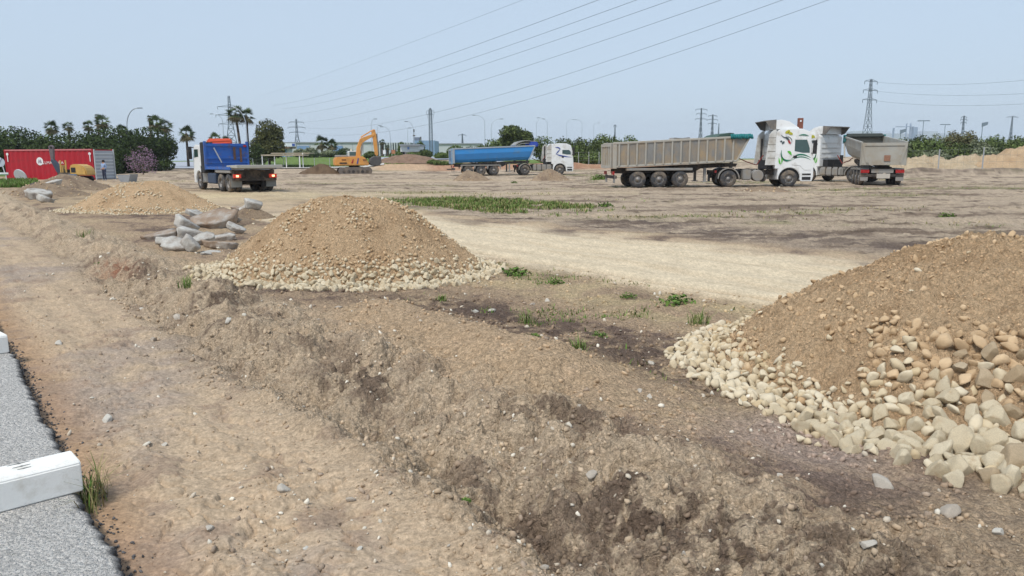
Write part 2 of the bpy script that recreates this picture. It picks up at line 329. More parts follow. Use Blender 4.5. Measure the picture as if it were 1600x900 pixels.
    f = mix(f, C_(200, 168, 136), .85 * sstep(96, 101, y) * (1 - sstep(112, 115, y)) * sstep(575, 600, px) * (1 - sstep(655, 680, px)))
    f = mix(f, C_(112, 98, 86), .7 * np.exp(-((y - 70) / 3) ** 2) * (px > 1390) * sstep(-.3, .2, n2))
    fm = sstep(12.6, 13.6, q + .9 * n1 + .4 * n2); c = c * (1 - fm[:, None]) + f * fm[:, None]
    # around the waiting truck and further along the haul road the pale dust spreads
    c = mix(c, C_(212, 192, 154), .85 * np.exp(-(((x + 13) / 6.5) ** 2 + ((y - 37) / 5.5) ** 2)) * sstep(-.5, .1, n1))
    # grass-covered soil
    g = sstep(14.3, 15.2, q + .5 * n1 + .4 * n2) * (1 - sstep(18.6, 20, q + 1.6 * n1)) * sstep(17.5, 21, s + 3 * n1) * (1 - sstep(25, 30, s)) * sstep(-.25, .15, n2 + .6 * n1)
    c = mix(c, C_(96, 100, 58), .8 * np.clip(g, 0, 1) * sstep(-.45, .0, n2))
    farg = sstep(116, 122, y) * (px > 380) * (1 - sstep(1000, 1200, px)); farg = np.maximum(farg, sstep(106.5, 108.5, y) * (px > 395) * (px < 575))
    farg = np.maximum(farg, sstep(76, 80, y) * (px > 1380)); farg = np.maximum(farg, sstep(150, 160, y)); farg = np.maximum(farg, sstep(50, 52, y) * (1 - sstep(62, 66, y)) * (px < 52))
    farg = np.maximum(farg, sstep(76, 80, y) * (px < 180))
    c = mix(c, C_(104, 128, 62), np.clip(farg, 0, 1) * .95)
    c = c * (1 + .20 * n3 + .30 * n4 * (d < 25))[:, None] * (1 + .14 * n2)[:, None]
    c = mix(c, C_(188, 166, 138), .65 * (1 - sstep(.9, 1.9, s)) * sstep(2.9, 3.4, q) * (q < 6) * sstep(-.3, .2, n1 + n2))
    crumb = np.clip(.3 + .7 * sstep(1.5, 2.1, q) - .8 * road, .2, 1)
    return np.concatenate([np.clip(c, .015, .9), crumb[:, None]], 1)
def build_ground():
    ds = [.25, .6, 1.0, 1.4, 1.8, 2.1]; d = 2.25
    while d < 135: ds.append(d); d += d * d / 1600. if d < 8.5 else .0053 * d * (d / 8.5) ** .55
    while d < 2200: ds.append(d); d *= 1.06
    ds = np.array(ds)
    a_in = np.linspace(-R(38), R(38), 660); da = a_in[1] - a_in[0]; ext = [a_in[-1]]; k = da
    while ext[-1] < R(120): k *= 1.16; ext.append(ext[-1] + min(k, R(3)))
    ext = np.array(ext[1:]); an = np.concatenate([-ext[::-1], a_in, ext])
    D, A = np.meshgrid(ds, an, indexing='ij'); x = (D * np.sin(A)).ravel(); y = (D * np.cos(A)).ravel()
    z, rough, q, s = ground_np(x, y); col = ground_colour(x, y, z, rough, q, s)
    nr, nc = len(ds), len(an); i = np.arange(nr - 1)[:, None] * nc + np.arange(nc - 1)[None, :]; i = i.ravel()
    F = np.stack([i, i + 1, i + nc + 1, i + nc], 1)[:, ::-1]
    m = mat('soil', rough=.95, var=.34, nscale=48, bump=.85, bscale=42, attr='Col', spec=.12, fine=True, sub2=None)
    return struct(link('ground', mesh_np('ground', np.stack([x, y, z], 1), F, m, True, col)))
build_ground()
# ------------------------------------------------------------------ worn asphalt carriageway with a broken edge
def build_asphalt():
    ss = np.arange(-1.0, 13.0, .014); V = []; F = []
    e = .5 + .05 * fbm(ss, ss * 0 + 3, 1.5, 3) + .05 * fbm(ss, ss * 0 + 9, 7, 4, .75)
    e2 = .02 * fbm(ss, ss * 0 + 19, 14, 3, .7); rows = []
    qs = [-9, -6, -4, -2.5, -1.5, -1, -.6, -.3, 0]
    for i, s in enumerate(ss):
        row = [(qq, 0.0) for qq in qs] + [(e[i] - .10, .0), (e[i] - .035, -.002), (e[i] - .012, -.012), (e[i] + .004, -.03), (e[i] - .006 + e2[i], -.075), (e[i] - .01, -.13)]
        rows.append([(*fromQS(qq, s), zz) for qq, zz in row])
    k = len(rows[0]); V = [p for r in rows for p in r]
    for i in range(len(rows) - 1):
        for j in range(k - 1): F.append((i * k + j, i * k + j + 1, (i + 1) * k + j + 1, (i + 1) * k + j))
    col = np.zeros((len(V), 3)) + C_(236, 231, 224)
    for i in range(len(rows)):
        for j in range(k):
            if j >= k - 3: col[i * k + j] = C_(84, 83, 84)
            if j == k - 4: col[i * k + j] = C_(150, 149, 148) * random.uniform(.6, 1.3)
    m = mat('asphalt', rough=.85, var=.2, nscale=70, bump=1.0, bscale=60, attr='Col', sub2=(tuple(C_(150, 149, 148)), 85, .55), spec=.2, fine=True)
    struct(link('asphalt_road', mesh_np('asphalt_road', V, np.array(F), m, True, col)))
build_asphalt()
def drape(name, px_edges, m, dz=.05, kind=True):
    """a thin paved strip laid over the ground between two lines of plan points"""
    V = []; F = []; n = 40; mcols = 6
    A, B = px_edges
    def lerp(P, t):
        t *= len(P) - 1; i = min(int(t), len(P) - 2); f = t - i; return (P[i][0] * (1 - f) + P[i + 1][0] * f, P[i][1] * (1 - f) + P[i + 1][1] * f)
    for i in range(n + 1):
        a = lerp(A, i / n); b = lerp(B, i / n)
        for j in range(mcols + 1):
            f = j / mcols; x = a[0] * (1 - f) + b[0] * f; y = a[1] * (1 - f) + b[1] * f; V.append((x, y, gz(x, y) + dz))
    for i in range(n):
        for j in range(mcols): k = i * (mcols + 1) + j; F.append((k, k + 1, k + mcols + 2, k + mcols + 1))
    o = link(name, mesh_np(name, V, np.array(F), m, True)); return struct(o)
m_road = mat('far_asphalt', C_(166, 170, 178), .8, .08, 2.0)
drape('road', ([XY(150, 112), XY(320, 112), XY(420, 100)], [XY(200, 150), XY(330, 160), XY(430, 104)]), m_road, .10)
drape('path', ([XY(385, 104), XY(470, 104.5), XY(600, 107)], [XY(385, 107), XY(470, 107.5), XY(600, 111)]), mat('path_gravel', C_(196, 190, 182), .9, .12, 2.5), .10)
drape('road', ([XY(585, 117), XY(650, 116), XY(760, 119)], [XY(585, 138), XY(650, 142), XY(790, 148)]), m_road, .12)
# ------------------------------------------------------------------ stones
def ico(sub):
    bm = bmesh.new(); bmesh.ops.create_icosphere(bm, subdivisions=sub, radius=1)
    V = np.array([v.co[:] for v in bm.verts]); F = np.array([[v.index for v in f.verts] for f in bm.faces]); bm.free(); return V, F
ICO1, ICO2, ICO3, ICO4S = ico(1), ico(2), ico(3), ico(4)
def rock_shape(seed, sub=2, cuts=9, flat=(1, .8, .62), depth=(.55, .9), jag=.04):
    r = np.random.default_rng(seed); V, F = (ICO1, ICO2, ICO3, ICO4S)[sub - 1]; V = V.copy() * 1.0
    for i in range(cuts):
        n = r.normal(size=3); n /= np.linalg.norm(n); d = r.uniform(*depth); t = V @ n - d; k = t > 0; V[k] -= np.outer(t[k], n) * .93
    if sub < 4: V += jag * r.normal(size=V.shape) * (1 if sub < 3 else .5)
    else:
        for f_, a_ in ((1.6, .10), (4.5, .045), (11., .02)): V = V * (1 + a_ * fbm(V[:, 0] * f_ + seed, V[:, 1] * f_ + V[:, 2] * f_ * .7, 1.0, 2))[:, None]
    V *= np.array(flat) * r.uniform(.85, 1.15, 3); return V, F
m_stone = mat('limestone', srgb(230, 216, 188), .92, .14, 14, .6, 60, spec=.12, rnd=.75, rnd_col=srgb(210, 192, 160), dirt=srgb(200, 174, 138), dirt_amt=.15, dscale=1.6)
m_stone_dusty = mat('dusty_limestone', srgb(214, 194, 164), .95, .16, 14, .7, 60, spec=.15, rnd=.8, rnd_col=srgb(194, 168, 134))
m_stone_attr = mat('stone_mix', rough=.93, var=.12, nscale=18, bump=.3, bscale=70, attr='Col', spec=.15)
m_conc = mat('broken_concrete', srgb(196, 193, 186), .92, .2, 5, .8, 25, spec=.15, dirt=srgb(132, 114, 98), dirt_amt=.38, dscale=3.2)
m_conc_soil = mat('soil_caked_concrete', srgb(156, 136, 118), .95, .2, 4, .8, 22, spec=.1, dirt=srgb(190, 188, 182), dirt_amt=.36, dscale=2.5)
ROCKS = []; ROCKS_D = []
for i in range(14):
    V, F = rock_shape(100 + i, 4, 10 + i % 5, (1, .86, .74), (.38, .78), .016)
    ROCKS.append(mesh_np('stone', V, F, m_stone, True)); ROCKS_D.append(mesh_np('stone', V, F, m_stone_dusty, True))
def scatter(name, P, S, C, parent=None, sub=1, seed=1, material=None, flat=(1, .8, .65), cuts=11, smooth=True):
    """many small stones as one mesh: P positions, S sizes (radius), C colours"""
    r = np.random.default_rng(seed); P = np.asarray(P, float); n = len(P)
    protos = [rock_shape(seed * 50 + k, sub, cuts, flat, (.32, .74), .02) for k in range(12)]; nv = len(protos[0][0]); F0 = protos[0][1]
    q = r.normal(size=(n, 4)); q /= np.linalg.norm(q, axis=1)[:, None]; w, x, y, z = q.T
    M = np.stack([1 - 2 * (y * y + z * z), 2 * (x * y - z * w), 2 * (x * z + y * w), 2 * (x * y + z * w), 1 - 2 * (x * x + z * z), 2 * (y * z - x * w), 2 * (x * z - y * w), 2 * (y * z + x * w), 1 - 2 * (x * x + y * y)], 1).reshape(n, 3, 3)
    base = np.stack([protos[k][0] for k in r.integers(0, 12, n)]); V = np.einsum('nij,nvj->nvi', M, base) * np.asarray(S)[:, None, None] + P[:, None, :]
    F = (F0[None] + (np.arange(n) * nv)[:, None, None]).reshape(-1, 3); col = np.repeat(np.asarray(C), nv, 0)
    o = link(name, mesh_np(name, V.reshape(-1, 3), F, material or m_stone_attr, smooth, col), parent); o['kind'] = 'stuff'; return o
# ------------------------------------------------------------------ tipped piles
def pile(name, label, cx, cy, rfun, H, colours, seed, e=.33, n_r=150, n_a=420, rough=.05, cat='pile', top=None, group=None, crumbs=0):
    """mound of tipped material; rfun(phi)->foot radius. returns (thing, surface function)"""
    z0 = gz(cx, cy) - .04; t = thing(name, label, cat, (cx, cy, z0), 0, group)
    den = math.sqrt(1 + e * e) - e
    def surf(x, y, fine=True):                       # local x, y -> local height
        r = np.hypot(x, y); ph = np.arctan2(y, x); rn = r / rfun(ph)
        h = H * (math.sqrt(1 + e * e) - np.sqrt(rn * rn + e * e)) / den
        if top is not None: h = h + top(x, y) * np.clip(1 - rn, 0, 1)
        X, Y = x + cx, y + cy
        k = sstep(1.12, .9, rn) if False else np.clip((1.15 - rn) / .25, 0, 1)
        if fine:
            h = h + k * (rough * 1.7 * fbm(X + seed, Y, .95, 3) + .04 * fbm(np.degrees(ph) * .06, rn * .7 + seed, 1.0, 3) * np.clip(rn * 2, 0, 1) + rough * .45 * fbm(X, Y + seed, 5.0, 3, billow=True) + rough * .36 * fbm(X, Y, 15., 2, billow=True) + rough * .22 * fbm(X, Y, 42., 2, billow=True))
        return h
    rr = np.linspace(0, 1.12, n_r) ; ph = np.linspace(-PI, PI, n_a, endpoint=False); RR, PH = np.meshgrid(rr, ph, indexing='ij')
    rad = RR * rfun(PH); x = (rad * np.cos(PH)).ravel(); y = (rad * np.sin(PH)).ravel(); z = surf(x, y)
    n1 = fbm(x + cx, y + cy, 1.3, 4); n2 = fbm(x + cx + 9, y + cy, 7., 3, .6); n3 = fbm(x + cx, y + cy + 5, 30., 2)
    a, b, c = [np.array(k) for k in colours]; f = sstep(-.1, .45, n1 + .4 * n2)[:, None]; col = a * (1 - f) + b * f; f = (.7 * sstep(.2, .5, n2))[:, None]; col = col * (1 - f) + c * f
    col = col * (1 + .12 * n3 + .07 * n2)[:, None]
    i = (np.arange(n_r - 1)[:, None] * n_a + np.arange(n_a)[None]).ravel(); j = (np.arange(n_r - 1)[:, None] * n_a + (np.arange(n_a) + 1)[None] % n_a).ravel()
    F = np.stack([i, i + n_a, j + n_a, j], 1)
    link('mound', mesh_np('mound', np.stack([x, y, z], 1), F, mat('pile_soil', rough=.96, var=.2, nscale=40, bump=1.0, bscale=55, attr='Col', spec=.1, fine=True), True, np.clip(col, .02, .9)), t)
    r = np.random.default_rng(seed + 900); n = crumbs
    if n:
        pr = r.uniform(-PI, PI, n); q = np.sqrt(r.random(n)) * 1.02; X = q * rfun(pr) * np.cos(pr); Y = q * rfun(pr) * np.sin(pr); k = r.random(n) < .3 + .7 * sstep(-.1, .3, fbm(X + seed, Y, 1.5, 3)); X, Y = X[k], Y[k]
        S = .005 + .015 * r.random(len(X)) ** 3; u = r.random((len(X), 1)); scatter('soil_crumbs', np.stack([X, Y, surf(X, Y) + S * .3], 1), S, (a * (1 - u) + b * u) * r.uniform(.85, 1.15, (len(X), 1)), t, 1, seed + 1)
    return t, surf
def stones_on(t, surf, rfun, seed, n_try, dens, size, pale, n_parts, sub=1):
    """stones on a pile; dens(x,y,rn,ph) probability, pale(...) share of clean pale stones; the largest n_parts become parts"""
    r = np.random.default_rng(seed); ph = r.uniform(-PI, PI, n_try); rn = np.sqrt(r.uniform(0, 1.32, n_try)); rad = rn * rfun(ph); x = rad * np.cos(ph); y = rad * np.sin(ph)
    cx, cy, cz = t.location
    p = dens(x, y, rn, ph); keep = r.random(n_try) < p; x, y, rn, ph = x[keep], y[keep], rn[keep], ph[keep]
    S = size(x, y, rn, ph, r); 
    order = np.argsort(-S); cell = {}; ok = []                         # no stone sits inside another
    for i in order:
        g = .16; k = (int(x[i] // g), int(y[i] // g)); bad = False
        for a in (-1, 0, 1):
            for b in (-1, 0, 1):
                for j in cell.get((k[0] + a, k[1] + b), ()):
                    if (x[i] - x[j]) ** 2 + (y[i] - y[j]) ** 2 < (.44 * (S[i] + S[j])) ** 2: bad = True; break
                if bad: break
            if bad: break
        if not bad: cell.setdefault(k, []).append(i); ok.append(i)
    ok = np.array(ok); x, y, rn, ph, S = x[ok], y[ok], rn[ok], ph[ok], S[ok]
    z = surf(x, y); gzv = ground_np(x + cx, y + cy)[0] - cz; z = np.maximum(z, gzv)
    clean = r.random(len(x)) < pale(x, y, rn, ph)
    vis = S / np.hypot(x + cx, y + cy); facing = -(x * cx + y * cy) / np.hypot(cx, cy); vis = vis * (facing > -.6 * rfun(ph)); first = np.argsort(-vis)[:n_parts]
    isp = np.zeros(len(x), bool); isp[first] = True
    for i in first:
        me = (ROCKS if clean[i] else ROCKS_D)[r.integers(0, 14)]
        link('stone', me, t, (x[i], y[i], z[i] + S[i] * r.uniform(-.05, .35)), tuple(r.uniform(0, 6.28, 3)), (S[i],) * 3)
    k = ~isp
    A, B, Cc, D = C_(214, 202, 178), C_(196, 176, 142), C_(204, 178, 144), C_(182, 154, 120); u = r.random(len(x))[:, None]
    col = np.where(clean[:, None], A * (1 - u) + B * u, Cc * (1 - u) + D * u)
    if k.sum(): scatter('stones', np.stack([x, y, z + S * .2], 1)[k], S[k], col[k], t, sub, seed)
    return len(x)
SAND = (srgb(226, 193, 154), srgb(210, 176, 138), srgb(186, 154, 120))
def lin(ph, tab):                                            # radius by compass angle, smooth
    a = np.array([k[0] for k in tab] + [tab[0][0] + 360]); v = np.array([k[1] for k in tab] + [tab[0][1]]); d = np.degrees(ph) % 360
    d = np.where(d < a[0], d + 360, d); return np.interp(d, a, v)
# --- middle pile
rf_m = lambda ph: lin(ph, [(0, 2.15), (45, 2.0), (90, 1.9), (135, 2.0), (180, 2.2), (225, 2.05), (270, 1.85), (315, 1.95)])
tp, sf = pile('gravel_pile', 'tall rounded pile of sandy gravel beside the broken concrete, in the middle of the site', -2.5, 11.6, rf_m, 1.23, SAND, 3, e=.56, rough=.065, n_r=110, n_a=360, crumbs=3000)
def dens_m(x, y, rn, ph):
    X, Y = x - 2.5, y + 11.6; st = fbm(np.degrees(ph) * .035, rn * 1.1, 1.0, 3); cl = fbm(X, Y, 1.4, 3)
    d = np.degrees(ph) % 360; lo = fbm(X, Y, .7, 2); foot = sstep(.78, .96, rn + .2 * lo + .08 * cl) * (1 - sstep(1.03, 1.15, rn + .08 * cl)); front = .7 * sstep(.42, .75, rn + .25 * lo + .1 * cl) * np.exp(-((d - 280) / 34) ** 2) * (rn < 1.1); return np.clip(foot + front * sstep(-.25, .2, cl) + .75 * sstep(.02, .3, st + .5 * cl) * (rn > .25) * (rn < 1.05) + .025 * (rn < 1.0), 0, 1)
stones_on(tp, sf, rf_m, 21, 26000, dens_m, lambda x, y, rn, ph, r: .024 + .028 * r.random(len(x)) ** 1.5 + .022 * sstep(.7, 1, rn) * (.4 + r.random(len(x))), lambda x, y, rn, ph: np.clip(.40 + sstep(.74, .92, rn), 0, 1), 300, 1)
# --- right pile, cut by the frame
rf_r = lambda ph: lin(ph, [(0, 3.0), (45, 2.4), (90, 1.9), (135, 1.85), (160, 2.15), (180, 2.46), (205, 2.52), (225, 2.7), (250, 3.0), (270, 3.05), (315, 3.1)])
RX, RY = 4.12, 6.4
tp, sf = pile('gravel_pile', 'large near pile of sand with a fan of big pale stones at its foot', RX, RY, rf_r, 1.08, SAND, 8, e=.8, rough=.085, n_r=170, n_a=560, crumbs=8000)
def dens_r(x, y, rn, ph):
    X, Y = x + RX, y + RY; d = np.degrees(ph) % 360; cl = fbm(X, Y, 1.2, 3)
    foot = sstep(.86, .93, rn + .05 * cl) * (1 - sstep(1.06, 1.13, rn + .04 * cl))
    fan = sstep(214, 232, d + 14 * cl) * sstep(.62, .74, rn + .16 * cl) * (1 - sstep(1.07, 1.13, rn + .05 * cl))
    left = (d > 150) * (d < 215) * sstep(.9, .95, rn) * (1 - sstep(1.08, 1.14, rn))
    return np.clip(np.maximum(np.maximum(fan, left), foot) + .10 * sstep(.0, .4, cl) + .02, 0, 1) * (1 - .0 * X)
def size_r(x, y, rn, ph, r):
    d = np.degrees(ph) % 360; big = sstep(212, 235, d) * sstep(.5, .7, rn); return .022 + .030 * r.random(len(x)) ** 1.5 + .03 * sstep(.85, 1, rn) * r.random(len(x)) + big * (.004 + .044 * r.random(len(x)) ** 1.9)
stones_on(tp, sf, rf_r, 22, 46000, dens_r, size_r, lambda x, y, rn, ph: np.clip(.03 + sstep(.72, .92, rn + .1 * fbm(x + 3, y, 1.6, 2)), 0, .97), 300, 2)
# --- left pile, two tips run together
rf_l = lambda ph: lin(ph, [(0, 2.9), (45, 1.9), (90, 1.6), (135, 2.0), (180, 2.9), (225, 2.4), (270, 2.1), (315, 2.3)])
lx, ly = XY(222, 26.3)
tp, sf = pile('gravel_pile', 'low double-humped gravel pile behind the broken concrete, in front of the container', lx, ly, rf_l, 1.02, SAND, 5, e=.5, rough=.06, n_r=60, n_a=190,
              top=lambda x, y: .22 * np.exp(-((x - .75) / .8) ** 2) + .18 * np.exp(-((x + 1.2) / .7) ** 2) - .1)
def dens_l(x, y, rn, ph):
    cl = fbm(x + lx, y + ly, 1.1, 3); return np.clip(sstep(.84, .93, rn) * (1 - sstep(1.03, 1.1, rn)) + .6 * sstep(.08, .3, cl) * (rn < 1) + .04, 0, 1)
stones_on(tp, sf, rf_l, 23, 7000, dens_l, lambda x, y, rn, ph, r: .035 + .035 * r.random(len(x)), lambda x, y, rn, ph: np.clip(.6 + sstep(.8, .93, rn), 0, 1), 0)
# --- small heaps of spoil
EARTH = (srgb(176, 154, 130), srgb(150, 130, 112), srgb(124, 106, 92))
def heap(px, depth, w, h, label, seed, name='spoil_heap', cols=EARTH, ry=.7, group=None, stones=0):
    x, y = XY(px, depth); rf = lambda ph: w * (1 - (1 - ry) * np.sin(ph) ** 2) * (1 + .12 * np.sin(3 * ph + seed))
    tp, sf = pile(name, label, x, y, rf, h, cols, seed, e=.35, n_r=30, n_a=90, rough=.09 * min(1, h) if h < 1.2 else .3, cat='heap', group=group)
    if stones: stones_on(tp, sf, rf, seed + 70, stones, lambda x, y, rn, ph: .5 + 0 * x, lambda x, y, rn, ph, r: .04 + .06 * r.random(len(x)), lambda x, y, rn, ph: .3 + 0 * x, 0)
heap(100, 44, 2.6, .95, 'grey-brown spoil heap in front of the yellow machine', 31, stones=200)
heap(63, 36, 1.9, .55, 'low brown spoil heap carrying broken concrete, at the far left', 32, stones=150)
heap(733, 62, 1.6, .85, 'small earth heap in front of the rear of the blue trailer', 33, stones=120)
heap(858, 62, 1.6, .95, 'small stony earth heap in front of the blue truck cab', 34, stones=120)
heap(502, 85, 2.4, 1.1, 'dark brown heap of uprooted brush left of the excavator', 35, 'brush_heap', (srgb(124, 104, 84), srgb(104, 86, 70), srgb(90, 74, 60)))
heap(1200, 40, 1.5, .28, 'low tan earth heap just in front of the white truck cab', 36, stones=60)
heap(640, 112, 5.5, 1.15, 'rough grey earth bank with weeds beside the far road', 37, 'spoil_bank', (srgb(150, 126, 108), srgb(128, 104, 88), srgb(176, 140, 112)), .45)
SANDY = (srgb(212, 192, 162), srgb(198, 176, 146), srgb(176, 154, 126))
heap(1450, 76, 5.2, 1.45, 'pale sand bank behind the fence, next to the grey tipper', 41, 'sand_bank', SANDY, .5)
heap(1525, 78, 5.6, 1.5, 'middle hump of the pale sand bank on the right', 42, 'sand_bank', SANDY, .5)
heap(1625, 76, 7.2, 2.6, 'highest pale sand bank at the right edge', 43, 'sand_bank', (srgb(210, 182, 148), srgb(196, 166, 132), srgb(178, 148, 118)), .5)
# ------------------------------------------------------------------ broken concrete
def slab_shape(seed, flat):
    """broken plate: ragged outline, crisp edges, uneven faces"""
    r = random.Random(seed); n = r.randint(6, 8); bm = bmesh.new(); th = flat[2] * .55
    for i in range(n):
        a = 2 * PI * (i + r.uniform(-.32, .32)) / n; q = r.uniform(.78, 1.1); x, y = q * math.cos(a) * flat[0], q * math.sin(a) * flat[1]; k = r.uniform(.72, .95)
        bm.verts.new((x, y, th * r.uniform(.6, 1.15))); bm.verts.new((x * k + r.uniform(-.06, .06), y * k + r.uniform(-.06, .06), -th * r.uniform(.6, 1.1)))
    bmesh.ops.convex_hull(bm, input=bm.verts); bmesh.ops.delete(bm, geom=[v for v in bm.verts if not v.link_faces], context='VERTS')
    bmesh.ops.triangulate(bm, faces=bm.faces); bmesh.ops.subdivide_edges(bm, edges=bm.edges, cuts=4, use_grid_fill=True); bmesh.ops.triangulate(bm, faces=bm.faces); bm.verts.index_update()
    V = np.array([v.co[:] for v in bm.verts]); F = np.array([[v.index for v in f.verts] for f in bm.faces]); bm.free(); return V, F
def slab(px, py, w, label, seed, flat, rot, m=None, lift=.0, name='concrete_chunk', depth=(.45, .8), zbase=None, group=None):
    w *= 1.12; lift *= .75; rot = (rot[0] * .8, rot[1] * .8, rot[2])
    p = G(px, py, .05); z = gz(p.x, p.y) if zbase is None else zbase
    V, F = slab_shape(seed, flat); V = V * (w / 2) / np.abs(V[:, 0]).max()
    V += .022 * w * np.stack([fbm(V[:, 1] / w * 11 + seed, V[:, 2] / w * 11, 1.0, 2), fbm(V[:, 0] / w * 11, V[:, 2] / w * 11 + 7, 1.0, 2), fbm(V[:, 0] / w * 11 + seed, V[:, 1] / w * 11, 1.0, 2)], 1)
    V += .035 * w * np.stack([fbm(V[:, 1] / w * 3 + seed, V[:, 2] / w * 3, 1.0, 4), fbm(V[:, 0] / w * 3 + seed, V[:, 2] / w * 3 + 7, 1.0, 4), fbm(V[:, 0] / w * 3 + seed, V[:, 1] / w * 3 - 5, 1.0, 4)], 1)
    Rm = np.array(Euler([R(a) for a in rot]).to_matrix()); V = V @ Rm.T; V[:, 2] -= V[:, 2].min()
    o = link(name, mesh_np(name, V, F, m or m_conc, False), None, (p.x, p.y, z + lift - .13 * w)); return tag(o, label, 'concrete chunk', group)
W_ = lambda pxw, py: pxw * (1.7 * 1187 / max(5, py - 250)) / 1187
heap(338, 20.6, 1.2, .26, 'earth and rubble base under the broken concrete slabs', 38, ry=.8, stones=60)
heap(384, 22.5, .8, .36, 'earth hump under the topmost concrete blocks', 39, ry=.8, stones=40)
slab(336, 352, 1.15, 'biggest broken slab, brown soil caked on its tilted top', 301, (1, .75, .42), (24, -16, 25), m_conc_soil, .12)
slab(292, 360, .62, 'pale angular concrete slab standing left of the biggest slab', 302, (1, .6, .7), (20, 35, 60), None, .05)
slab(300, 372, .75, 'light grey concrete lump with a jagged face below the biggest slab', 303, (1, .7, .55), (10, 20, 20))
slab(341, 371, .80, 'long flat grey slab in the middle of the concrete heap', 304, (1, .55, .28), (12, -10, -10), None, .02)
slab(386, 338, .52, 'pale blue-grey slab leaning against the gravel pile', 305, (1, .8, .4), (40, -30, 30), None, .15)
slab(396, 338, .5, 'topmost pale grey concrete block of the heap, beside the truck', 306, (1, .85, .8), (25, 15, 40), None, .36)
slab(374, 336, .5, 'brown soil-covered block behind the leaning pale slab', 307, (1, .8, .6), (12, 10, 10), m_conc_soil, .2)
slab(250, 372, .75, 'flat brown slab with soil on it at the left of the heap', 308, (1, .7, .35), (8, -12, 15), m_conc_soil, .03)
slab(277, 390, .62, 'grey hollowed concrete lump at the lower left of the heap', 309, (1, .7, .55), (30, 10, -20))
slab(296, 394, .34, 'narrow upright pale concrete shard at the front of the heap', 310, (1, .55, 1.0), (10, 60, 10))
slab(345, 385, .85, 'long brown slab under the pale flat piece at the heap front', 311, (1, .5, .3), (-20, 5, -15), m_conc_soil, .05)
slab(332, 392, .36, 'thin white concrete flake lying at the front of the heap', 312, (1, .6, .22), (14, 4, 10))
slab(368, 362, .45, 'small grey slab with a dark hollow, right side of the heap', 313, (1, .6, .45), (10, 30, 0), None, .1)
slab(322, 398, .2, 'small dark-edged concrete piece in front of the heap', 314, (1, .8, .5), (10, 10, 50))
slab(312, 350, .7, 'tilted grey slab propped behind the pale angular slab', 316, (1, .8, .35), (30, 20, 70), None, .2)
slab(360, 350, .6, 'grey slab edge showing right of the biggest slab', 317, (1, .7, .4), (-15, 28, 10), None, .22)
slab(318, 380, .5, 'small pale slab wedged in the front of the heap', 318, (1, .7, .5), (20, -20, 40), None, .08)
slab(262, 385, .42, 'pale concrete piece at the left front corner of the heap', 319, (1, .7, .5), (10, 25, 100), None, .02)
slab(180, 362, .5, 'flat pale tan slab lying on the soil left of the heap', 315, (1, .8, .12), (3, 2, 20), mat('tan_slab', srgb(190, 164, 136), .9, .1, 5, .3, 30))
slab(60, 312, 1.0, 'grey concrete slab low on the far left spoil heap', 321, (1, .7, .5), (20, 10, 30), None, .1)
slab(82, 303, 1.1, 'pale concrete slab lying on top of the far left spoil heap', 322, (1, .7, .4), (20, -12, -15), None, .3)
slab(72, 316, .7, 'dark grey concrete lump at the front of the far left heap', 323, (1, .8, .6), (0, 30, 30), None, .0)
slab(102, 304, .7, 'small grey concrete slab at the right end of the far left heap', 324, (1, .7, .4), (15, 10, 10), None, .1)
slab(50, 296, 1.0, 'thin dark slab sticking out of the far left spoil heap', 325, (1, .45, .18), (10, -24, 20), mat('dark_slab', srgb(92, 84, 78), .9, .1, 5), .35)
# ------------------------------------------------------------------ loose stones lying about
m_loose = mat('loose_stone', srgb(216, 211, 200), .92, .14, 12, .5, 40, spec=.2, rnd=.8, rnd_col=srgb(176, 160, 142))
LOOSE = [mesh_np('loose_stone', *rock_shape(400 + i, 3, 13, (1, .8, .62), (.34, .72), .02), m_loose, False) for i in range(8)]
loose = [(445, 770, 32), (544, 735, 28), (388, 565, 20), (410, 560, 16), (327, 832, 18), (540, 862, 40), (475, 800, 14), (1040, 875, 26), (1020, 885, 18), (1357, 862, 34), (1352, 872, 20),
         (1478, 797, 50), (165, 655, 22), (490, 503, 26), (530, 483, 18), (360, 530, 20), (278, 500, 24), (1000, 615, 14), (1018, 558, 18), (1015, 622, 14), (925, 726, 26), (860, 652, 18), (742, 480, 18), (770, 480, 18),
         (832, 468, 12), (855, 462, 12), (905, 880, 30), (850, 842, 20), (608, 735, 16), (1110, 808, 12), (1285, 870, 14), (1375, 745, 44), (1560, 830, 22), (700, 808, 12), (560, 805, 14), (470, 590, 16),
         (255, 690, 16), (240, 530, 16), (135, 372, 16), (220, 480, 14), (93, 540, 14), (1218, 742, 14), (905, 640, 14), (1070, 830, 14)]
ORD = ['nearest', 'second nearest', 'third nearest', 'fourth nearest', 'fifth nearest', 'sixth nearest', 'seventh nearest', 'eighth nearest', 'ninth nearest', 'tenth nearest', 'eleventh nearest', 'twelfth nearest', 'thirteenth nearest', 'fourteenth nearest', 'fifteenth nearest', 'sixteenth nearest', 'seventeenth nearest', 'eighteenth nearest', 'nineteenth nearest', 'twentieth nearest']
cnt = {}
for i, (px, py, w) in enumerate(sorted(loose, key=lambda k: -k[1])):
    p = G(px, py, -.1 if px < 450 else .06); z = gzf(p.x, p.y); s = w / 2 / FPX * p.length * 1.02; rr = random.Random(i)
    where = 'on the churned soil around the right pile' if px > 990 else 'in the sandy trench by the asphalt' if QS(p.x, p.y)[0] < 2.0 else 'on the ridge of churned soil'; k = cnt[where] = cnt.get(where, -1) + 1
    o = link('loose_stone', LOOSE[i % 8], None, (p.x, p.y, z + s * .1), (rr.uniform(-.4, .4), rr.uniform(-.4, .4), rr.uniform(0, 6)), (s, s, s))
    tag(o, ORD[min(k, 19)] + (' large' if w >= 30 else ' small' if w <= 14 else '') + ' loose grey stone ' + where, 'stone', 'loose stones ' + where)
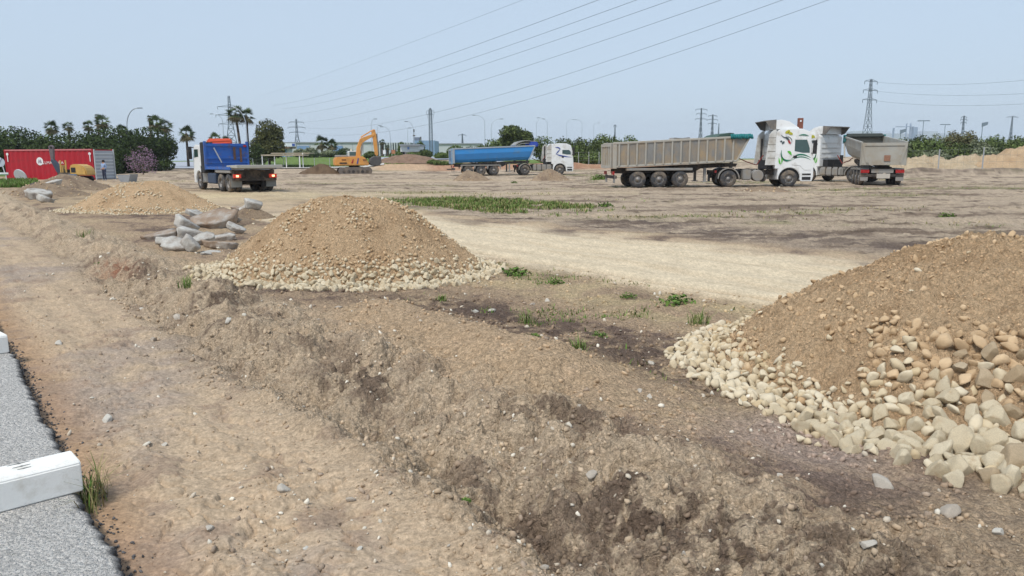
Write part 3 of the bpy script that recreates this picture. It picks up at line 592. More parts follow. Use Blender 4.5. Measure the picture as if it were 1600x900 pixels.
# pebbles and clods: nobody could count them
def litter(name, label, n, seed, qlo, qhi, smax, cols, dmax=16., power=1.6, smin=.004, tri=1):
    r = np.random.default_rng(seed); d = 2.4 * (dmax / 2.4) ** (r.random(n) ** .85); a = r.uniform(-R(38), R(38), n); x = d * np.sin(a); y = d * np.cos(a)
    z, rough, q, s = ground_np(x, y); k = (q > qlo) * (q < qhi) * (r.random(n) < .25 + .75 * sstep(-.1, .3, fbm(x, y, 1.2, 3))); x, y, z, d = x[k], y[k], z[k], d[k]; n = len(x)
    if cols is None: c = ground_colour(x, y, z, rough[k], q[k], s[k])[:, :3] * r.uniform(.8, 1.2, n)[:, None]
    S = smin + smax * r.random(n) ** (power + 1.2); S = S * (.7 + .05 * d); c = c if cols is None else np.array(cols)[r.integers(0, len(cols), n)] * r.uniform(.8, 1.15, n)[:, None]
    o = scatter(name, np.stack([x, y, z + S * .2], 1), S, c, None, 1, seed, cuts=6, smooth=False); o['label'] = label; o['category'] = 'soil'; return o
litter('pebbles', 'small pale pebbles and grit strewn over the soil', 5200, 61, .62, 7.4, .03, [C_(222, 214, 198), C_(200, 188, 170), C_(166, 148, 130)])
litter('soil_clods', 'crumbs and clods of brown soil along the ridge', 34000, 62, 1.7, 4.9, .032, None, 13., power=3.2)
litter('field_clods', 'clods of soil scattered over the rough ground', 26000, 63, 4.2, 7.8, .028, None, 17., power=2.4)
litter('trench_crumbs', 'fine crumbs of sand and soil on the trench floor', 14000, 64, .6, 2.0, .013, None, 10., smin=.003)
r = np.random.default_rng(66); n = 900; s_ = r.uniform(1.5, 9, n); x, y = fromQS(.52 + np.abs(r.normal(size=n)) * .05, s_); S = .004 + .014 * r.random(n) ** 2
o = scatter('asphalt_crumbs', np.stack([x, y, ground_np(x, y)[0] + S * .3], 1), S, np.repeat(C_(92, 90, 90)[None], n, 0) * r.uniform(.6, 1.6, (n, 1)), None, 1, 67, smooth=False); o['label'] = 'dark crumbs fallen from the broken asphalt edge'; o['category'] = 'asphalt'
# ------------------------------------------------------------------ kerb stones on the asphalt
def kerb(corner, ang, L, label, marks=True):
    t = thing('kerb_stone', label, 'kerb stone', corner, ang); w, h = .21, .165; b = MB()
    b.prism([(0, 0), (0, h - .012), (.012, h), (w - .015, h), (w, h - .015), (w, 0)], -L, 0, 'y')        # profile across, length along -y
    m = mat('kerb_concrete', srgb(246, 245, 240), .85, .06, 9, .25, 160, spec=.25, dirt=srgb(205, 198, 184), dirt_amt=.14, dscale=5)
    b.M = Matrix.Identity(4); o = b.build('block', m, t, bevel=.006, seg=2)
    if marks:
        for k, (cx_, cy_) in enumerate(((.035, -.245), (.085, -.24), (.125, -.235))):
            s = MB(); pts = []
            for i in range(12):
                a = 2 * PI * i / 12; r_ = (.05 if i in (3, 9) else .018 if i % 3 == 0 else .011) * (1 - .2 * k); pts.append((cx_ + r_ * math.cos(a) * .55, cy_ + r_ * math.sin(a)))
            s.prism(pts, h + .0005, h + .003, 'z'); s.build('star_mark', mat('star_mark_grey', srgb(120, 120, 118), .8, .2, 30), o)  # flat dark star-shaped marks laid on the block top
    return t
ka = G(131, 767, 0); kb = G(0, 802, 0); kd = (kb - ka).normalized(); ang = math.atan2(kd.y, kd.x) + PI / 2; ka = ka - Vector((math.cos(ang), math.sin(ang), 0)) * .21
kerb((ka.x, ka.y, .002), ang, 1.0, 'pale concrete kerb stone lying at the asphalt edge, right end at the grass tuft')
kc = G(4, 545, 0); kerb((kc.x, kc.y, .002), ang + .1, .8, 'pale concrete kerb stone far up the asphalt, cut by the left edge', False)
# ------------------------------------------------------------------ green things
def leaf_mat(name, c, rnd=.0): return mat(name, rough=.85, var=.12, nscale=3, attr='Col', spec=.06)
m_leaf = leaf_mat('leaves', None); m_bark = mat('bark', srgb(98, 84, 72), .95, .2, 6, .5, 20); m_palmbark = mat('palm_bark', srgb(92, 80, 70), .95, .2, 4, .6, 12)
def leaves_mesh(name, P, Nrm, size, col, seed, aspect=.55):
    """one small pointed leaf spray (two triangles) per point"""
    r = np.random.default_rng(seed); n = len(P); a = r.normal(size=(n, 3)); nn = Nrm + .55 * r.normal(size=(n, 3)); nn /= np.linalg.norm(nn, axis=1)[:, None] + 1e-9
    u = np.cross(nn, a); u /= np.linalg.norm(u, axis=1)[:, None] + 1e-9; v = np.cross(nn, u); s = np.asarray(size).reshape(-1, 1) * r.uniform(.6, 1.3, (n, 1))
    V = np.stack([P - u * s, P + v * s * aspect, P + u * s, P - v * s * aspect], 1).reshape(-1, 3); F = np.arange(4 * n).reshape(n, 4)
    return mesh_np(name, V, F, m_leaf, False, np.repeat(col, 4, 0))
def crown_mesh(name, blobs, n, leaf, cols, seed, lump=.22, shell=.35):
    """leaf sprays through a union of ellipsoids (cx,cy,cz,rx,ry,rz), thick towards the outside, broken by lumps and gaps"""
    r = np.random.default_rng(seed); vol = np.array([b[3] * b[4] * b[5] for b in blobs]) ** .67; pick = r.choice(len(blobs), n, p=vol / vol.sum()); B = np.array(blobs)[pick]
    d = r.normal(size=(n, 3)); d /= np.linalg.norm(d, axis=1)[:, None]
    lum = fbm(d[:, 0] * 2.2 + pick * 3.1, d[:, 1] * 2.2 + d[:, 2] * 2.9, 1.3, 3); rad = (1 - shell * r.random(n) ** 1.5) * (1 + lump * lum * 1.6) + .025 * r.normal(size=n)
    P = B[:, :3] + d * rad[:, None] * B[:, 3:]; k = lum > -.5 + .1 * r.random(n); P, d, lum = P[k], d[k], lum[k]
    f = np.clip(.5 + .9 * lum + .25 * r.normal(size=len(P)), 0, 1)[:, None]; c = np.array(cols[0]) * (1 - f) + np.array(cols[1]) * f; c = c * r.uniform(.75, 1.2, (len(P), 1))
    return leaves_mesh(name, P, d, np.full(len(P), leaf), np.clip(c, .005, .8), seed + 1)
def branchy(blobs, base_r, h0, seed, lean=0):
    b = MB(); r = random.Random(seed); top = Vector((lean, 0, h0)); b.tube((0, 0, -.2), top, base_r, base_r * .7, 8)
    for q in blobs:
        c = Vector(q[:3]); mid = (top + c) / 2 + Vector((r.uniform(-.2, .2), r.uniform(-.2, .2), -.1)); b.tube(top - Vector((0, 0, h0 * .1)), mid, base_r * .5, base_r * .33, 6); b.tube(mid, c + Vector((0, 0, q[5] * .4)), base_r * .33, base_r * .1, 5)
    return b
def tree(name, label, cat, x, y, blobs, n, leaf, cols, seed, base_r=.2, h0=1.5, group=None, bark=None, z=None, rz=0, lump=.22, shell=.35):
    t = thing(name, label, cat, (x, y, gz(x, y) if z is None else z), rz, group); branchy(blobs, base_r, h0, seed).build('trunk', bark or m_bark, t, True)
    link('crown', crown_mesh('crown', blobs, n, leaf, cols, seed, lump, shell), t); return t
PINE = (srgb(46, 58, 38), srgb(78, 92, 54)); OLIVE = (srgb(58, 70, 42), srgb(104, 116, 70)); SHRUB = (srgb(66, 82, 46), srgb(118, 134, 78)); GREY = (srgb(96, 104, 82), srgb(140, 146, 116))
def pine(px, depth, top_py, wpx, label, seed):
    x, y = XY(px, depth); z0 = gz(x, y); zt = AT(px, top_py, depth).z - z0; rx = wpx * depth / 1187 / 2; r = random.Random(seed); bl = [(0, 0, zt - rx * .62, rx, rx * .9, rx * .6)]
    for i in range(5): a = i * 1.26 + r.random(); bl.append((math.cos(a) * rx * .55, math.sin(a) * rx * .5, zt - rx * .75 - r.random() * .4, rx * .5, rx * .5, rx * .42))
    for i in range(4): a = i * 1.6 + r.random(); bl.append((math.cos(a) * rx * .6, math.sin(a) * rx * .5, zt * .45 + r.random() * .4, rx * .45, rx * .45, zt * .28))
    tree('pine_tree', label, 'pine tree', x, y, bl, int(700 * rx * rx), .175, PINE, seed, .2, zt * .45, 'umbrella pines behind the container', lump=.10, shell=.22)
pine(18, 92, 197, 165, 'broad dark umbrella pine behind the left half of the red container', 501)
pine(118, 88, 206, 150, 'dark umbrella pine behind the middle of the red container', 502)
pine(182, 98, 197, 100, 'tallest dark pine right of the container, behind the tall lamp post', 503)
pine(236, 104, 198, 78, 'dark pine at the right end of the row, above the road', 504)
pine(-60, 95, 200, 150, 'dark umbrella pine at the far left edge behind the container', 505)
def bush(px, depth, top_py, wpx, label, seed, cols=SHRUB, n=1800, leaf=.16, name='shrub', group=None, hs=1.0, cat='shrub', base=None):
    x, y = XY(px, depth); z0 = gz(x, y) if base is None else base; zt = max(.5, AT(px, top_py, depth).z - z0); rx = wpx * depth / 1187 / 2; r = random.Random(seed); bl = [(0, 0, zt * .5, rx * .75, rx * .6, zt * .48)]
    for i in range(4): a = i * 1.57 + r.random(); bl.append((math.cos(a) * rx * .55, math.sin(a) * rx * .4, zt * r.uniform(.28, .55), rx * .45, rx * .42, zt * .34))
    return tree(name, label, cat, x, y, bl, n, leaf, cols, seed, .07, zt * .3, group)
bush(205, 90, 238, 60, 'dark undergrowth below the tallest pine', 511, PINE, 2500, .15); bush(250, 100, 245, 46, 'dark scrub at the right foot of the pines', 512, PINE, 1800, .15)
bush(160, 86, 236, 60, 'dark shrub just right of the container behind the worker', 513, PINE, 2500, .15)
for k_, px_ in enumerate((-20, 40, 100)): bush(px_, 90, 232, 90, ['left', 'middle', 'right'][k_] + ' clump of dark undergrowth behind the red container', 514 + k_, PINE, 2200, .16, group='undergrowth behind the container')
bush(222, 84, 224, 56, 'bare-branched tree in purple blossom beside the lamp post', 520, (srgb(132, 104, 124), srgb(178, 148, 172)), 1000, .085, 'blossom_tree', cat='blossom tree')
# --- palms
def frond_mesh(seed, n=34, L=1.25):
    r = random.Random(seed); V = []; F = []; C = []
    for i in range(n):
        a = r.uniform(0, 2 * PI); el = r.uniform(-55, 75); c, s = math.cos(a), math.sin(a); l = L * r.uniform(.8, 1.1); d = Vector((c * math.cos(R(el)), s * math.cos(R(el)), math.sin(R(el)))); side = Vector((-s, c, 0)); up = side.cross(d)
        st = d * l * .45; shade = r.uniform(.75, 1.2); base = np.array(srgb(84, 98, 62) if el > -15 else srgb(112, 104, 76)) * shade
        o = len(V); V += [tuple(side * .025), tuple(-side * .025), tuple(st)]; F.append((o, o + 1, o + 2)); C += [base] * 3
        for j in range(9):
            b = R(-80 + 20 * j); tip = st + (d * math.cos(b) + side * math.sin(b)) * l * .6 + Vector((0, 0, -.16 * l * (1 + .6 * abs(j - 4) / 4))); w = side * math.cos(b) - d * math.sin(b)
            o = len(V); V += [tuple(st + w * .03), tuple(st + (tip - st) * .5 + w * .06), tuple(tip), tuple(st + (tip - st) * .5 - w * .06)]; F += [(o, o + 1, o + 2), (o, o + 2, o + 3)]; C += [base] * 4
    return mesh_np('fronds', V, np.array(F), m_leaf, False, np.array(C))
FR = [frond_mesh(600 + i) for i in range(3)]
def palm(px, base_py, top_py, depth, cs, label, seed, lean=0., group=None, thick=.2):
    x, y = XY(px, depth); z0 = gz(x, y); H = AT(px, top_py, depth).z - z0; t = thing('palm_tree', label, 'palm tree', (x, y, z0), 0, group); b = MB(); pts = [Vector((lean * (k / 6) ** 1.5, 0, H * k / 6)) for k in range(7)]; pts[0].z = -.2
    for k in range(6): b.tube(pts[k], pts[k + 1], thick * (1.15 - .06 * k), thick * (1.1 - .06 * k), 8)
    b.build('trunk', m_palmbark, t, True); link('crown', FR[seed % 3], t, pts[-1], (0, 0, seed), (cs,) * 3); sk = MB(); sk.lathe([(.14, -.8 * cs), (.22 * cs, -.6 * cs), (.22 * cs, -.3 * cs), (.12, 0)], 10, 'z'); sk.M = Matrix.Identity(4); o = sk.build('dead_frond_skirt', mat('dry_frond', srgb(120, 104, 80), .95, .2, 8, .6, 20), t, True); o.location = pts[-1]; return t
gp = 'palms standing above the pines'
for i, (px, ty, cs, dp) in enumerate(((85, 199, 1.15, 120), (112, 198, 1.0, 135), (143, 196, 1.0, 130), (166, 190, 1.25, 125), (158, 182, .5, 140), (195, 203, 1.0, 125))):
    palm(px, 262, ty, dp, cs, ['palm above the container logo', 'palm between the container logo and the worker', 'shaggy palm above the right end of the container', 'tallest palm of the group above the pines', 'slim palm spike beside the tallest palm', 'low palm just left of the tall lamp post'][i] + ', crown only', 3 + i, 0, gp)
palm(250, 262, 191, 118, 1.2, 'double-crowned palm above the right end of the pines', 12, 0, gp); palm(262, 262, 197, 118, 1.2, 'right crown of the palm pair at the end of the pines', 13, 0, gp); palm(239, 262, 184, 122, .45, 'thin dark cypress-like palm spike beside the palm pair', 14, 0, gp)
palm(294, 254, 208, 122, 1.3, 'single palm standing clear against the sky left of the blue truck', 15, 0)
palm(378, 262, 178, 112, 1.35, 'left of the two tall palms behind the blue truck, trunk leaning', 16, -.5, 'pair of tall palms'); palm(389, 262, 180, 114, 1.25, 'right of the two tall palms behind the blue truck, trunk upright', 17, 0, 'pair of tall palms')
palm(339, 262, 216, 120, 1.0, 'bushy palm peeping over the left side of the blue headboard', 18); palm(356, 262, 220, 118, .9, 'bushy palm peeping over the right side of the blue headboard', 19)
palm(504, 240, 222, 150, 1.5, 'leafy palm in front of the warehouse doors', 20, 0, 'palms at the warehouse'); palm(519, 240, 226, 150, 1.2, 'smaller palm right of the leafy one at the warehouse', 21, 0, 'palms at the warehouse')
palm(598, 245, 222, 160, .7, 'slim dark palm before the slatted facade, left one', 22); palm(606, 245, 230, 160, .6, 'slim dark palm before the slatted facade, right one', 23)
# --- trees
def big_tree(px, depth, top_py, wpx, label, seed, cols, n=6500, leaf=.2, squat=.5):
    x, y = XY(px, depth); z0 = gz(x, y); zt = AT(px, top_py, depth).z - z0; rx = wpx * depth / 1187 / 2; r = random.Random(seed); bl = [(0, 0, zt * .55, rx * .7, rx * .7, zt * .42)]
    for i in range(7): a = i * .9 + r.random(); bl.append((math.cos(a) * rx * .55, math.sin(a) * rx * .5, zt * r.uniform(.28, .82), rx * .42, rx * .4, zt * .2))
    return tree('broadleaf_tree', label, 'tree', x, y, bl, n, leaf, cols, seed, .2, zt * .3)
big_tree(421, 112, 184, 58, 'dense olive-green tree right of the tall palms', 531, (srgb(54, 60, 38), srgb(104, 106, 66)), 9000, .17)
bush(402, 108, 222, 30, 'dark shrub at the left foot of the olive-green tree', 532, PINE, 1500, .14)
big_tree(804, 125, 196, 66, 'large rounded tree behind the front of the blue trailer', 533, OLIVE, 8000, .2)
g = 'trees and shrubs behind the blue truck'
for i, (px, dp, ty, w, lb) in enumerate(((770, 122, 216, 36, 'shrub left of the large rounded tree above the blue trailer'), (752, 118, 226, 30, 'low shrub above the middle of the blue trailer'), (850, 130, 211, 44, 'light green tree just left of the white cab roof'), (880, 122, 214, 44, 'dark tree above the white cab of the blue truck'),
        (897, 116, 226, 40, 'shrub right of the white cab of the blue truck'), (920, 118, 216, 40, 'dark shrub midway between the two trailers'), (942, 122, 208, 46, 'tallest light green tree left of the grey trailer'), (960, 126, 212, 36, 'tree just above the rear of the grey trailer'),
        (984, 130, 210, 40, 'small round tree above the rear end of the grey trailer'), (905, 128, 214, 30, 'far tree between the blue truck and the grey trailer'), (932, 112, 236, 50, 'low shrub behind the fence posts beside the grey trailer'))):
    bush(px, dp, ty, w, lb, 540 + i, (SHRUB, OLIVE)[i % 2], 3000, .17, 'tree', g, cat='tree')
for i, (px, dp, ty, w) in enumerate(((470, 148, 232, 26), (486, 146, 230, 30), (515, 148, 234, 34))): bush(px, dp, ty, w, ['low grey-green shrub left in the warehouse planting', 'middle grey-green shrub in the warehouse planting', 'right-hand grey-green shrub in the warehouse planting'][i], 560 + i, GREY, 1500, .18)
bush(541, 140, 231, 34, 'clipped dark dome hedge behind the excavator cab', 565, PINE, 2200, .14, 'hedge', cat='hedge')
for i, (px, dp, ty, w, lb) in enumerate(((580, 135, 236, 24, 'dark low shrub seen through the excavator boom'), (618, 128, 236, 22, 'shrub left of the small white building'), (645, 126, 238, 30, 'shrub in front of the small white building'), (665, 128, 233, 26, 'shrub right of the small white building'), (690, 124, 238, 30, 'green scrub by the road left of the blue trailer'), (712, 140, 226, 30, 'round shrub above the tailgate of the blue trailer'), (735, 138, 228, 26, 'shrub above the rear part of the blue trailer'), (658, 180, 219, 14, 'small far treetop left of the blue building'), (628, 175, 221, 14, 'small far treetop beside the slatted facade'))):
    bush(px, dp, ty, w, lb, 570 + i, SHRUB if i % 3 else OLIVE, 1600, .17)
for i in range(5): bush(676 + i * 9, 108 - i * 1.2, 249 + i, 20, ['first', 'second', 'third', 'fourth', 'fifth'][i] + ' weed clump from the left on the bank behind the blue tailgate', 585 + i, SHRUB, 700, .12, 'weed_clump', 'weeds on the earth bank', cat='weed')
# right-hand scrub: a belt of separate bushes
r_ = random.Random(44); g = 'scrub behind the sand bank'
for i in range(30):
    f = i / 29; px = 1402 + 230 * f + r_.uniform(-6, 6); row = i % 3; dp = (92, 104, 118)[row]; ty = (231, 219, 210)[row] + r_.uniform(-4, 4) + (2 if px < 1450 else 0)
    bush(px, dp, ty, r_.uniform(34, 56), ['front-row grey-green scrub bush just behind the sand bank', 'middle-row green scrub bush behind the sand bank', 'back-row scrub bush on the skyline'][row] + ', ' + ['first', 'second', 'third', 'fourth', 'fifth', 'sixth', 'seventh', 'eighth', 'ninth', 'tenth'][i // 3] + ' from the left', 700 + i, (GREY, SHRUB, OLIVE, SHRUB)[r_.randrange(4)], 1500, .17, 'scrub_bush', g + ', ' + ('front row', 'middle row', 'back row')[row], cat='bush')
for i, (px, ty) in enumerate(((1486, 203), (1512, 203))): bush(px, 112, ty, 32, ['left', 'right'][i] + ' one of the two tall brown bushes on the skyline', 760 + i, (srgb(84, 82, 58), srgb(122, 118, 84)), 1800, .17, 'scrub_bush', cat='bush')
# ------------------------------------------------------------------ grass and weeds near by
def blades(name, P, H, cols, seed, width=.006, lean=.5, seg=2):
    r = np.random.default_rng(seed); n = len(P); a = r.uniform(0, 2 * PI, n); l = lean * H * r.uniform(.2, 1.2, n); dx, dy = np.cos(a), np.sin(a); w = (width * r.uniform(.7, 1.4, n))[:, None]; s = np.stack([-dy, dx, 0 * dx], 1) * w
    mid = P + np.stack([dx * l * .35, dy * l * .35, H * .6], 1); tip = P + np.stack([dx * l, dy * l, H * r.uniform(.75, 1.0, n)], 1)
    V = np.stack([P - s, P + s, mid + s * .7, mid - s * .7, tip + s * .08, tip - s * .08], 1).reshape(-1, 3); k = (np.arange(n) * 6)[:, None]; F = np.concatenate([k + np.array([[0, 1, 2, 3]]), k + np.array([[3, 2, 4, 5]])])
    c = np.array(cols)[r.integers(0, len(cols), n)] * r.uniform(.8, 1.25, (n, 1)); return mesh_np(name, V, F, m_leaf, False, np.repeat(c, 6, 0))
GREENS = [srgb(104, 132, 66), srgb(88, 116, 56), srgb(122, 144, 80), srgb(136, 138, 90)]; DRY = [srgb(176, 160, 118), srgb(150, 140, 100), srgb(128, 130, 84)]
def grass_patch():
    r = np.random.default_rng(71); n = 90000; s = r.uniform(14, 36, n); q = r.uniform(14.0, 20.5, n); x, y = fromQS(q, s); n1 = fbm(x, y, .45, 4); n2 = fbm(x + 40, y - 13, 1.6, 4, .6)
    g = sstep(14.2, 15.2, q + .5 * n1 + .4 * n2) * (1 - sstep(18.4, 20, q + 1.6 * n1)) * sstep(17.5, 21, s + 3 * n1) * (1 - sstep(25, 30, s)) * sstep(-.25, .15, n2 + .6 * n1); k = r.random(n) < g; x, y, n2 = x[k], y[k], n2[k]; z = ground_np(x, y)[0] - .01
    H = .05 + .11 * r.random(len(x)) + .12 * np.clip(n2, 0, 1); o = link('grass', blades('grass', np.stack([x, y, z], 1), H, GREENS + GREENS + DRY, 72, .013, .8)); o['kind'] = 'stuff'; o['label'] = 'patch of green grass along the far side of the pale road'; o['category'] = 'grass'
grass_patch()
def sparse_grass():
    r = np.random.default_rng(73); n = 60000; d = 22 * (80 / 22) ** r.random(n); a = r.uniform(-R(36), R(36), n); x, y = d * np.sin(a), d * np.cos(a); q, s = QS(x, y)
    f = fbm(x * .4, y + 60, .22, 4) + .2 * fbm(x + 40, y - 13, 1.6, 4, .6); k = (q > 14) * (r.random(n) < sstep(.14, .4, f) * .8); x, y, d = x[k], y[k], d[k]; z = ground_np(x, y)[0] - .01
    o = link('sparse_grass', blades('sparse_grass', np.stack([x, y, z], 1), .03 + .08 * r.random(len(x)), GREENS[2:] + DRY, 74, .014, 1.0)); o['kind'] = 'stuff'; o['label'] = 'thin grass scattered over the brown field'; o['category'] = 'grass'
    n = 9000; px = r.uniform(-60, 56, n); d = r.uniform(50, 63, n); x = (px - 800) / 1187 * d; y = d; z = ground_np(x, y)[0]
    o = link('verge_grass', blades('verge_grass', np.stack([x, y, z - .02], 1), .2 + .25 * r.random(n), GREENS, 75, .04, .5)); o['kind'] = 'stuff'; o['label'] = 'green grass verge in front of the red container'; o['category'] = 'grass'
    n = 5000; px = r.uniform(395, 640, n); d = r.uniform(108.5, 113, n); x = (px - 800) / 1187 * d; y = d; z = ground_np(x, y)[0]
    o = link('lawn_edge', blades('lawn_edge', np.stack([x, y, z - .02], 1), .1 + .12 * r.random(n), GREENS, 76, .05, .5)); o['kind'] = 'stuff'; o['label'] = 'rough front edge of the far green lawn'; o['category'] = 'grass'
sparse_grass()
def weed(px, py, wpx, label, seed, kind='leafy', hz=.05):
    p = G(px, py, hz); z = gzf(p.x, p.y); w = wpx / FPX * p.length / 2; r = np.random.default_rng(seed); t = thing('weed', label, 'weed', (p.x, p.y, z))
    if kind == 'grassy':
        n = 60; P = np.stack([r.normal(size=n) * w * .35, r.normal(size=n) * w * .3, np.zeros(n) - .01], 1); link('blades', blades('blades', P, w * r.uniform(.5, 1.3, n), GREENS, seed, .004, .9), t)
    else:
        n = int(90 + 300 * min(w, .3)); d = r.normal(size=(n, 3)); d /= np.linalg.norm(d, axis=1)[:, None]; d[:, 2] = np.abs(d[:, 2]); P = d * np.array([w, w * .8, w * .55]) * r.uniform(.35, 1.05, (n, 1)); c = np.array(GREENS[:3])[r.integers(0, 3, n)] * r.uniform(.7, 1.15, (n, 1))
        link('leaves', leaves_mesh('leaves', P, d * .4 + np.array([0, 0, .8]), np.full(n, max(.012, w * .13)), c, seed, .6), t)
        b = MB()
        for k in range(7): a = k * .9; b.tube((0, 0, -.02), (math.cos(a) * w * .5, math.sin(a) * w * .45, w * .35), .004, .002, 4)
        b.build('stems', mat('stem', srgb(104, 118, 66), .8), t)
for i, (px, py, w, lb, kd) in enumerate(((1058, 468, 58, 'largest leafy weed, dark green, at the near edge of the pale road', 'leafy'), (935, 517, 34, 'bright leafy weed on dark soil between the piles', 'leafy'), (806, 424, 52, 'leafy weed at the right foot of the middle pile', 'leafy'), (868, 436, 34, 'small leafy weed a little right of the middle pile', 'leafy'), (982, 459, 30, 'small weed beside the pale road, left of the largest weed', 'leafy'),
        (367, 502, 38, 'bright green weed on the ridge below the middle pile', 'leafy'), (1092, 498, 46, 'light green grass tuft below the largest weed', 'grassy'), (822, 497, 46, 'grass tuft on the dark soil in the middle', 'grassy'), (832, 527, 30, 'leafy sprig below the grass tuft on dark soil', 'leafy'), (905, 553, 40, 'thin grass tuft beside the sand mound', 'grassy'), (690, 465, 22, 'small sprig in front of the middle pile', 'grassy'),
        (728, 755, 16, 'tiny green sprout on the near slope of the ridge', 'leafy'), (152, 405, 16, 'green weed on the trench bank, left', 'leafy'), (132, 370, 30, 'grass tuft on the top of the trench bank, far left', 'grassy'), (292, 460, 34, 'grass tuft on the ridge left of the middle pile foot', 'grassy'), (945, 320, 26, 'tall weed at the right end of the grass patch', 'leafy'), (936, 280, 30, 'green weed in front of the rear of the grey trailer', 'leafy'), (925, 285, 50, 'flat grassy weed patch left of the grey trailer wheels', 'grassy'), (803, 285, 12, 'thin upright weed below the blue trailer', 'leafy'), (1480, 335, 26, 'thin weed in the field right of centre', 'leafy'))):
    weed(px, py, w, lb, 800 + i, kd)
def straw():
    r = np.random.default_rng(95); n = 4500; d = 2.6 * (12 / 2.6) ** r.random(n); a = r.uniform(-R(37), R(37), n); x, y = d * np.sin(a), d * np.cos(a); z, rg, q, s = ground_np(x, y); k = (q > 1.9) * (q < 7.2) * (r.random(n) < sstep(.0, .35, fbm(x + 5, y, 1.3, 3))); x, y, z = x[k], y[k], z[k]
    o = link('straw_litter', blades('straw_litter', np.stack([x, y, z + .004], 1), .015 + .03 * r.random(len(x)), [srgb(176, 156, 120), srgb(112, 92, 74), srgb(92, 78, 66), srgb(150, 130, 100)], 96, .0016, 3.2)); o['kind'] = 'stuff'; o['label'] = 'dry straw and root ends littering the churned soil'; o['category'] = 'straw'
straw()
def sprouts():
    r = np.random.default_rng(97); n = 16000; q = r.uniform(4.1, 7.6, n); s = r.uniform(3.2, 13, n); x, y = fromQS(q, s); f = fbm(x + 15, y, .8, 3) + .4 * fbm(x, y, 3.1, 2); k = (r.random(n) < sstep(.2, .42, f)); x, y = x[k], y[k]; z = ground_np(x, y)[0]
    o = link('sprouting_weeds', blades('sprouting_weeds', np.stack([x, y, z - .005], 1), .02 + .05 * r.random(len(x)) ** 2, GREENS + DRY[2:], 98, .006, .9)); o['kind'] = 'stuff'; o['label'] = 'low green sprouts on the soil between the piles'; o['category'] = 'weeds'
sprouts()
# dry tuft at the kerb end
p = G(150, 785, -.12); t = thing('grass_tuft', 'half-dry grass tuft growing at the end of the kerb stone', 'grass tuft', (p.x, p.y, gzf(p.x, p.y))); r = np.random.default_rng(90)
n = 130; u = r.normal(size=n); P = np.stack([u * .07 * .6 - .02 + r.normal(size=n) * .03, u * -.10 + r.normal(size=n) * .03, np.zeros(n) - .01], 1); link('blades', blades('blades', P, .08 + .2 * r.random(n) ** 1.5, DRY + DRY + GREENS[:2], 91, .003, 1.0), t)
# ------------------------------------------------------------------ vehicles
DUST = srgb(176, 160, 138)
m_white = mat('white_paint', srgb(242, 244, 244), .35, .03, 2, spec=.5, coat=.2, dirt=srgb(190, 182, 170), dirt_amt=.18, dscale=1.2)
m_offw = mat('dirty_white_panel', srgb(218, 218, 214), .6, .08, 2, dirt=srgb(166, 156, 142), dirt_amt=.28, dscale=1.4)
m_black = mat('black_plastic', srgb(44, 44, 46), .7, .15, 4, dirt=srgb(110, 100, 88), dirt_amt=.12)
m_chass = mat('chassis_steel', srgb(62, 58, 56), .75, .15, 4, dirt=srgb(132, 116, 98), dirt_amt=.3, dscale=2.5)
m_tyre = mat('tyre_rubber', srgb(72, 72, 74), .9, .12, 8, .2, 60, dirt=srgb(150, 134, 114), dirt_amt=.3, dscale=3)
m_rim = mat('wheel_rim', srgb(150, 148, 146), .55, .12, 8, metal=.3, dirt=srgb(130, 116, 100), dirt_amt=.35, dscale=5)
m_hub = mat('wheel_hub', srgb(96, 94, 92), .6, .1, 8, dirt=DUST, dirt_amt=.2)
m_glass = mat('cab_glass', srgb(50, 78, 72), .08, .05, 2, spec=.8, coat=.5)
m_grey = mat('grey_steel', srgb(150, 148, 144), .6, .1, 3, dirt=srgb(150, 134, 112), dirt_amt=.3, dscale=1.5)
m_alu = mat('aluminium_body', srgb(140, 139, 136), .55, .14, 2, metal=.1, dirt=srgb(182, 156, 118), dirt_amt=.42, dscale=.9, stretch=(1.2, 1, .7))
m_alu2 = mat('grey_body', srgb(176, 174, 166), .55, .08, 2, metal=.1, dirt=srgb(160, 148, 130), dirt_amt=.35, dscale=1.0)
m_blue = mat('blue_body_paint', srgb(58, 148, 222), .4, .06, 1.5, spec=.5, coat=.2, dirt=srgb(110, 140, 160), dirt_amt=.15, dscale=.8)
m_blue_d = mat('worn_blue_paint', srgb(48, 100, 180), .55, .12, 3, dirt=srgb(104, 88, 80), dirt_amt=.22, dscale=2.2)
m_red = mat('red_lens', srgb(170, 36, 36), .3, .05); m_lit = mat('lit_tail_lamp', srgb(170, 40, 36), .3, 0, emit=((1., .10, .04), .15)); m_lit2 = mat('lit_bulb', srgb(255, 190, 140), .3, 0, emit=((1., .5, .25), 1.6))
m_teal = mat('teal_tarpaulin', srgb(40, 122, 124), .8, .2, 6, .5, 14); m_green = mat('dark_green_tarpaulin', srgb(70, 92, 84), .8, .2, 4, .4, 10); m_btarp = mat('blue_tarpaulin', srgb(58, 84, 176), .8, .2, 6, .5, 14)
m_gswirl = mat('green_swirl_print', srgb(30, 120, 92), .4, .1); m_lswirl = mat('light_green_print', srgb(96, 190, 60), .4, .1); m_yprint = mat('yellow_print', srgb(190, 186, 60), .4, .15, 9); m_dprint = mat('dark_print', srgb(70, 84, 88), .4, .15, 9); m_rprint = mat('red_print', srgb(170, 50, 52), .4, .1); m_bswirl = mat('blue_swirl_print', srgb(46, 74, 160), .4, .1)
WH = {}
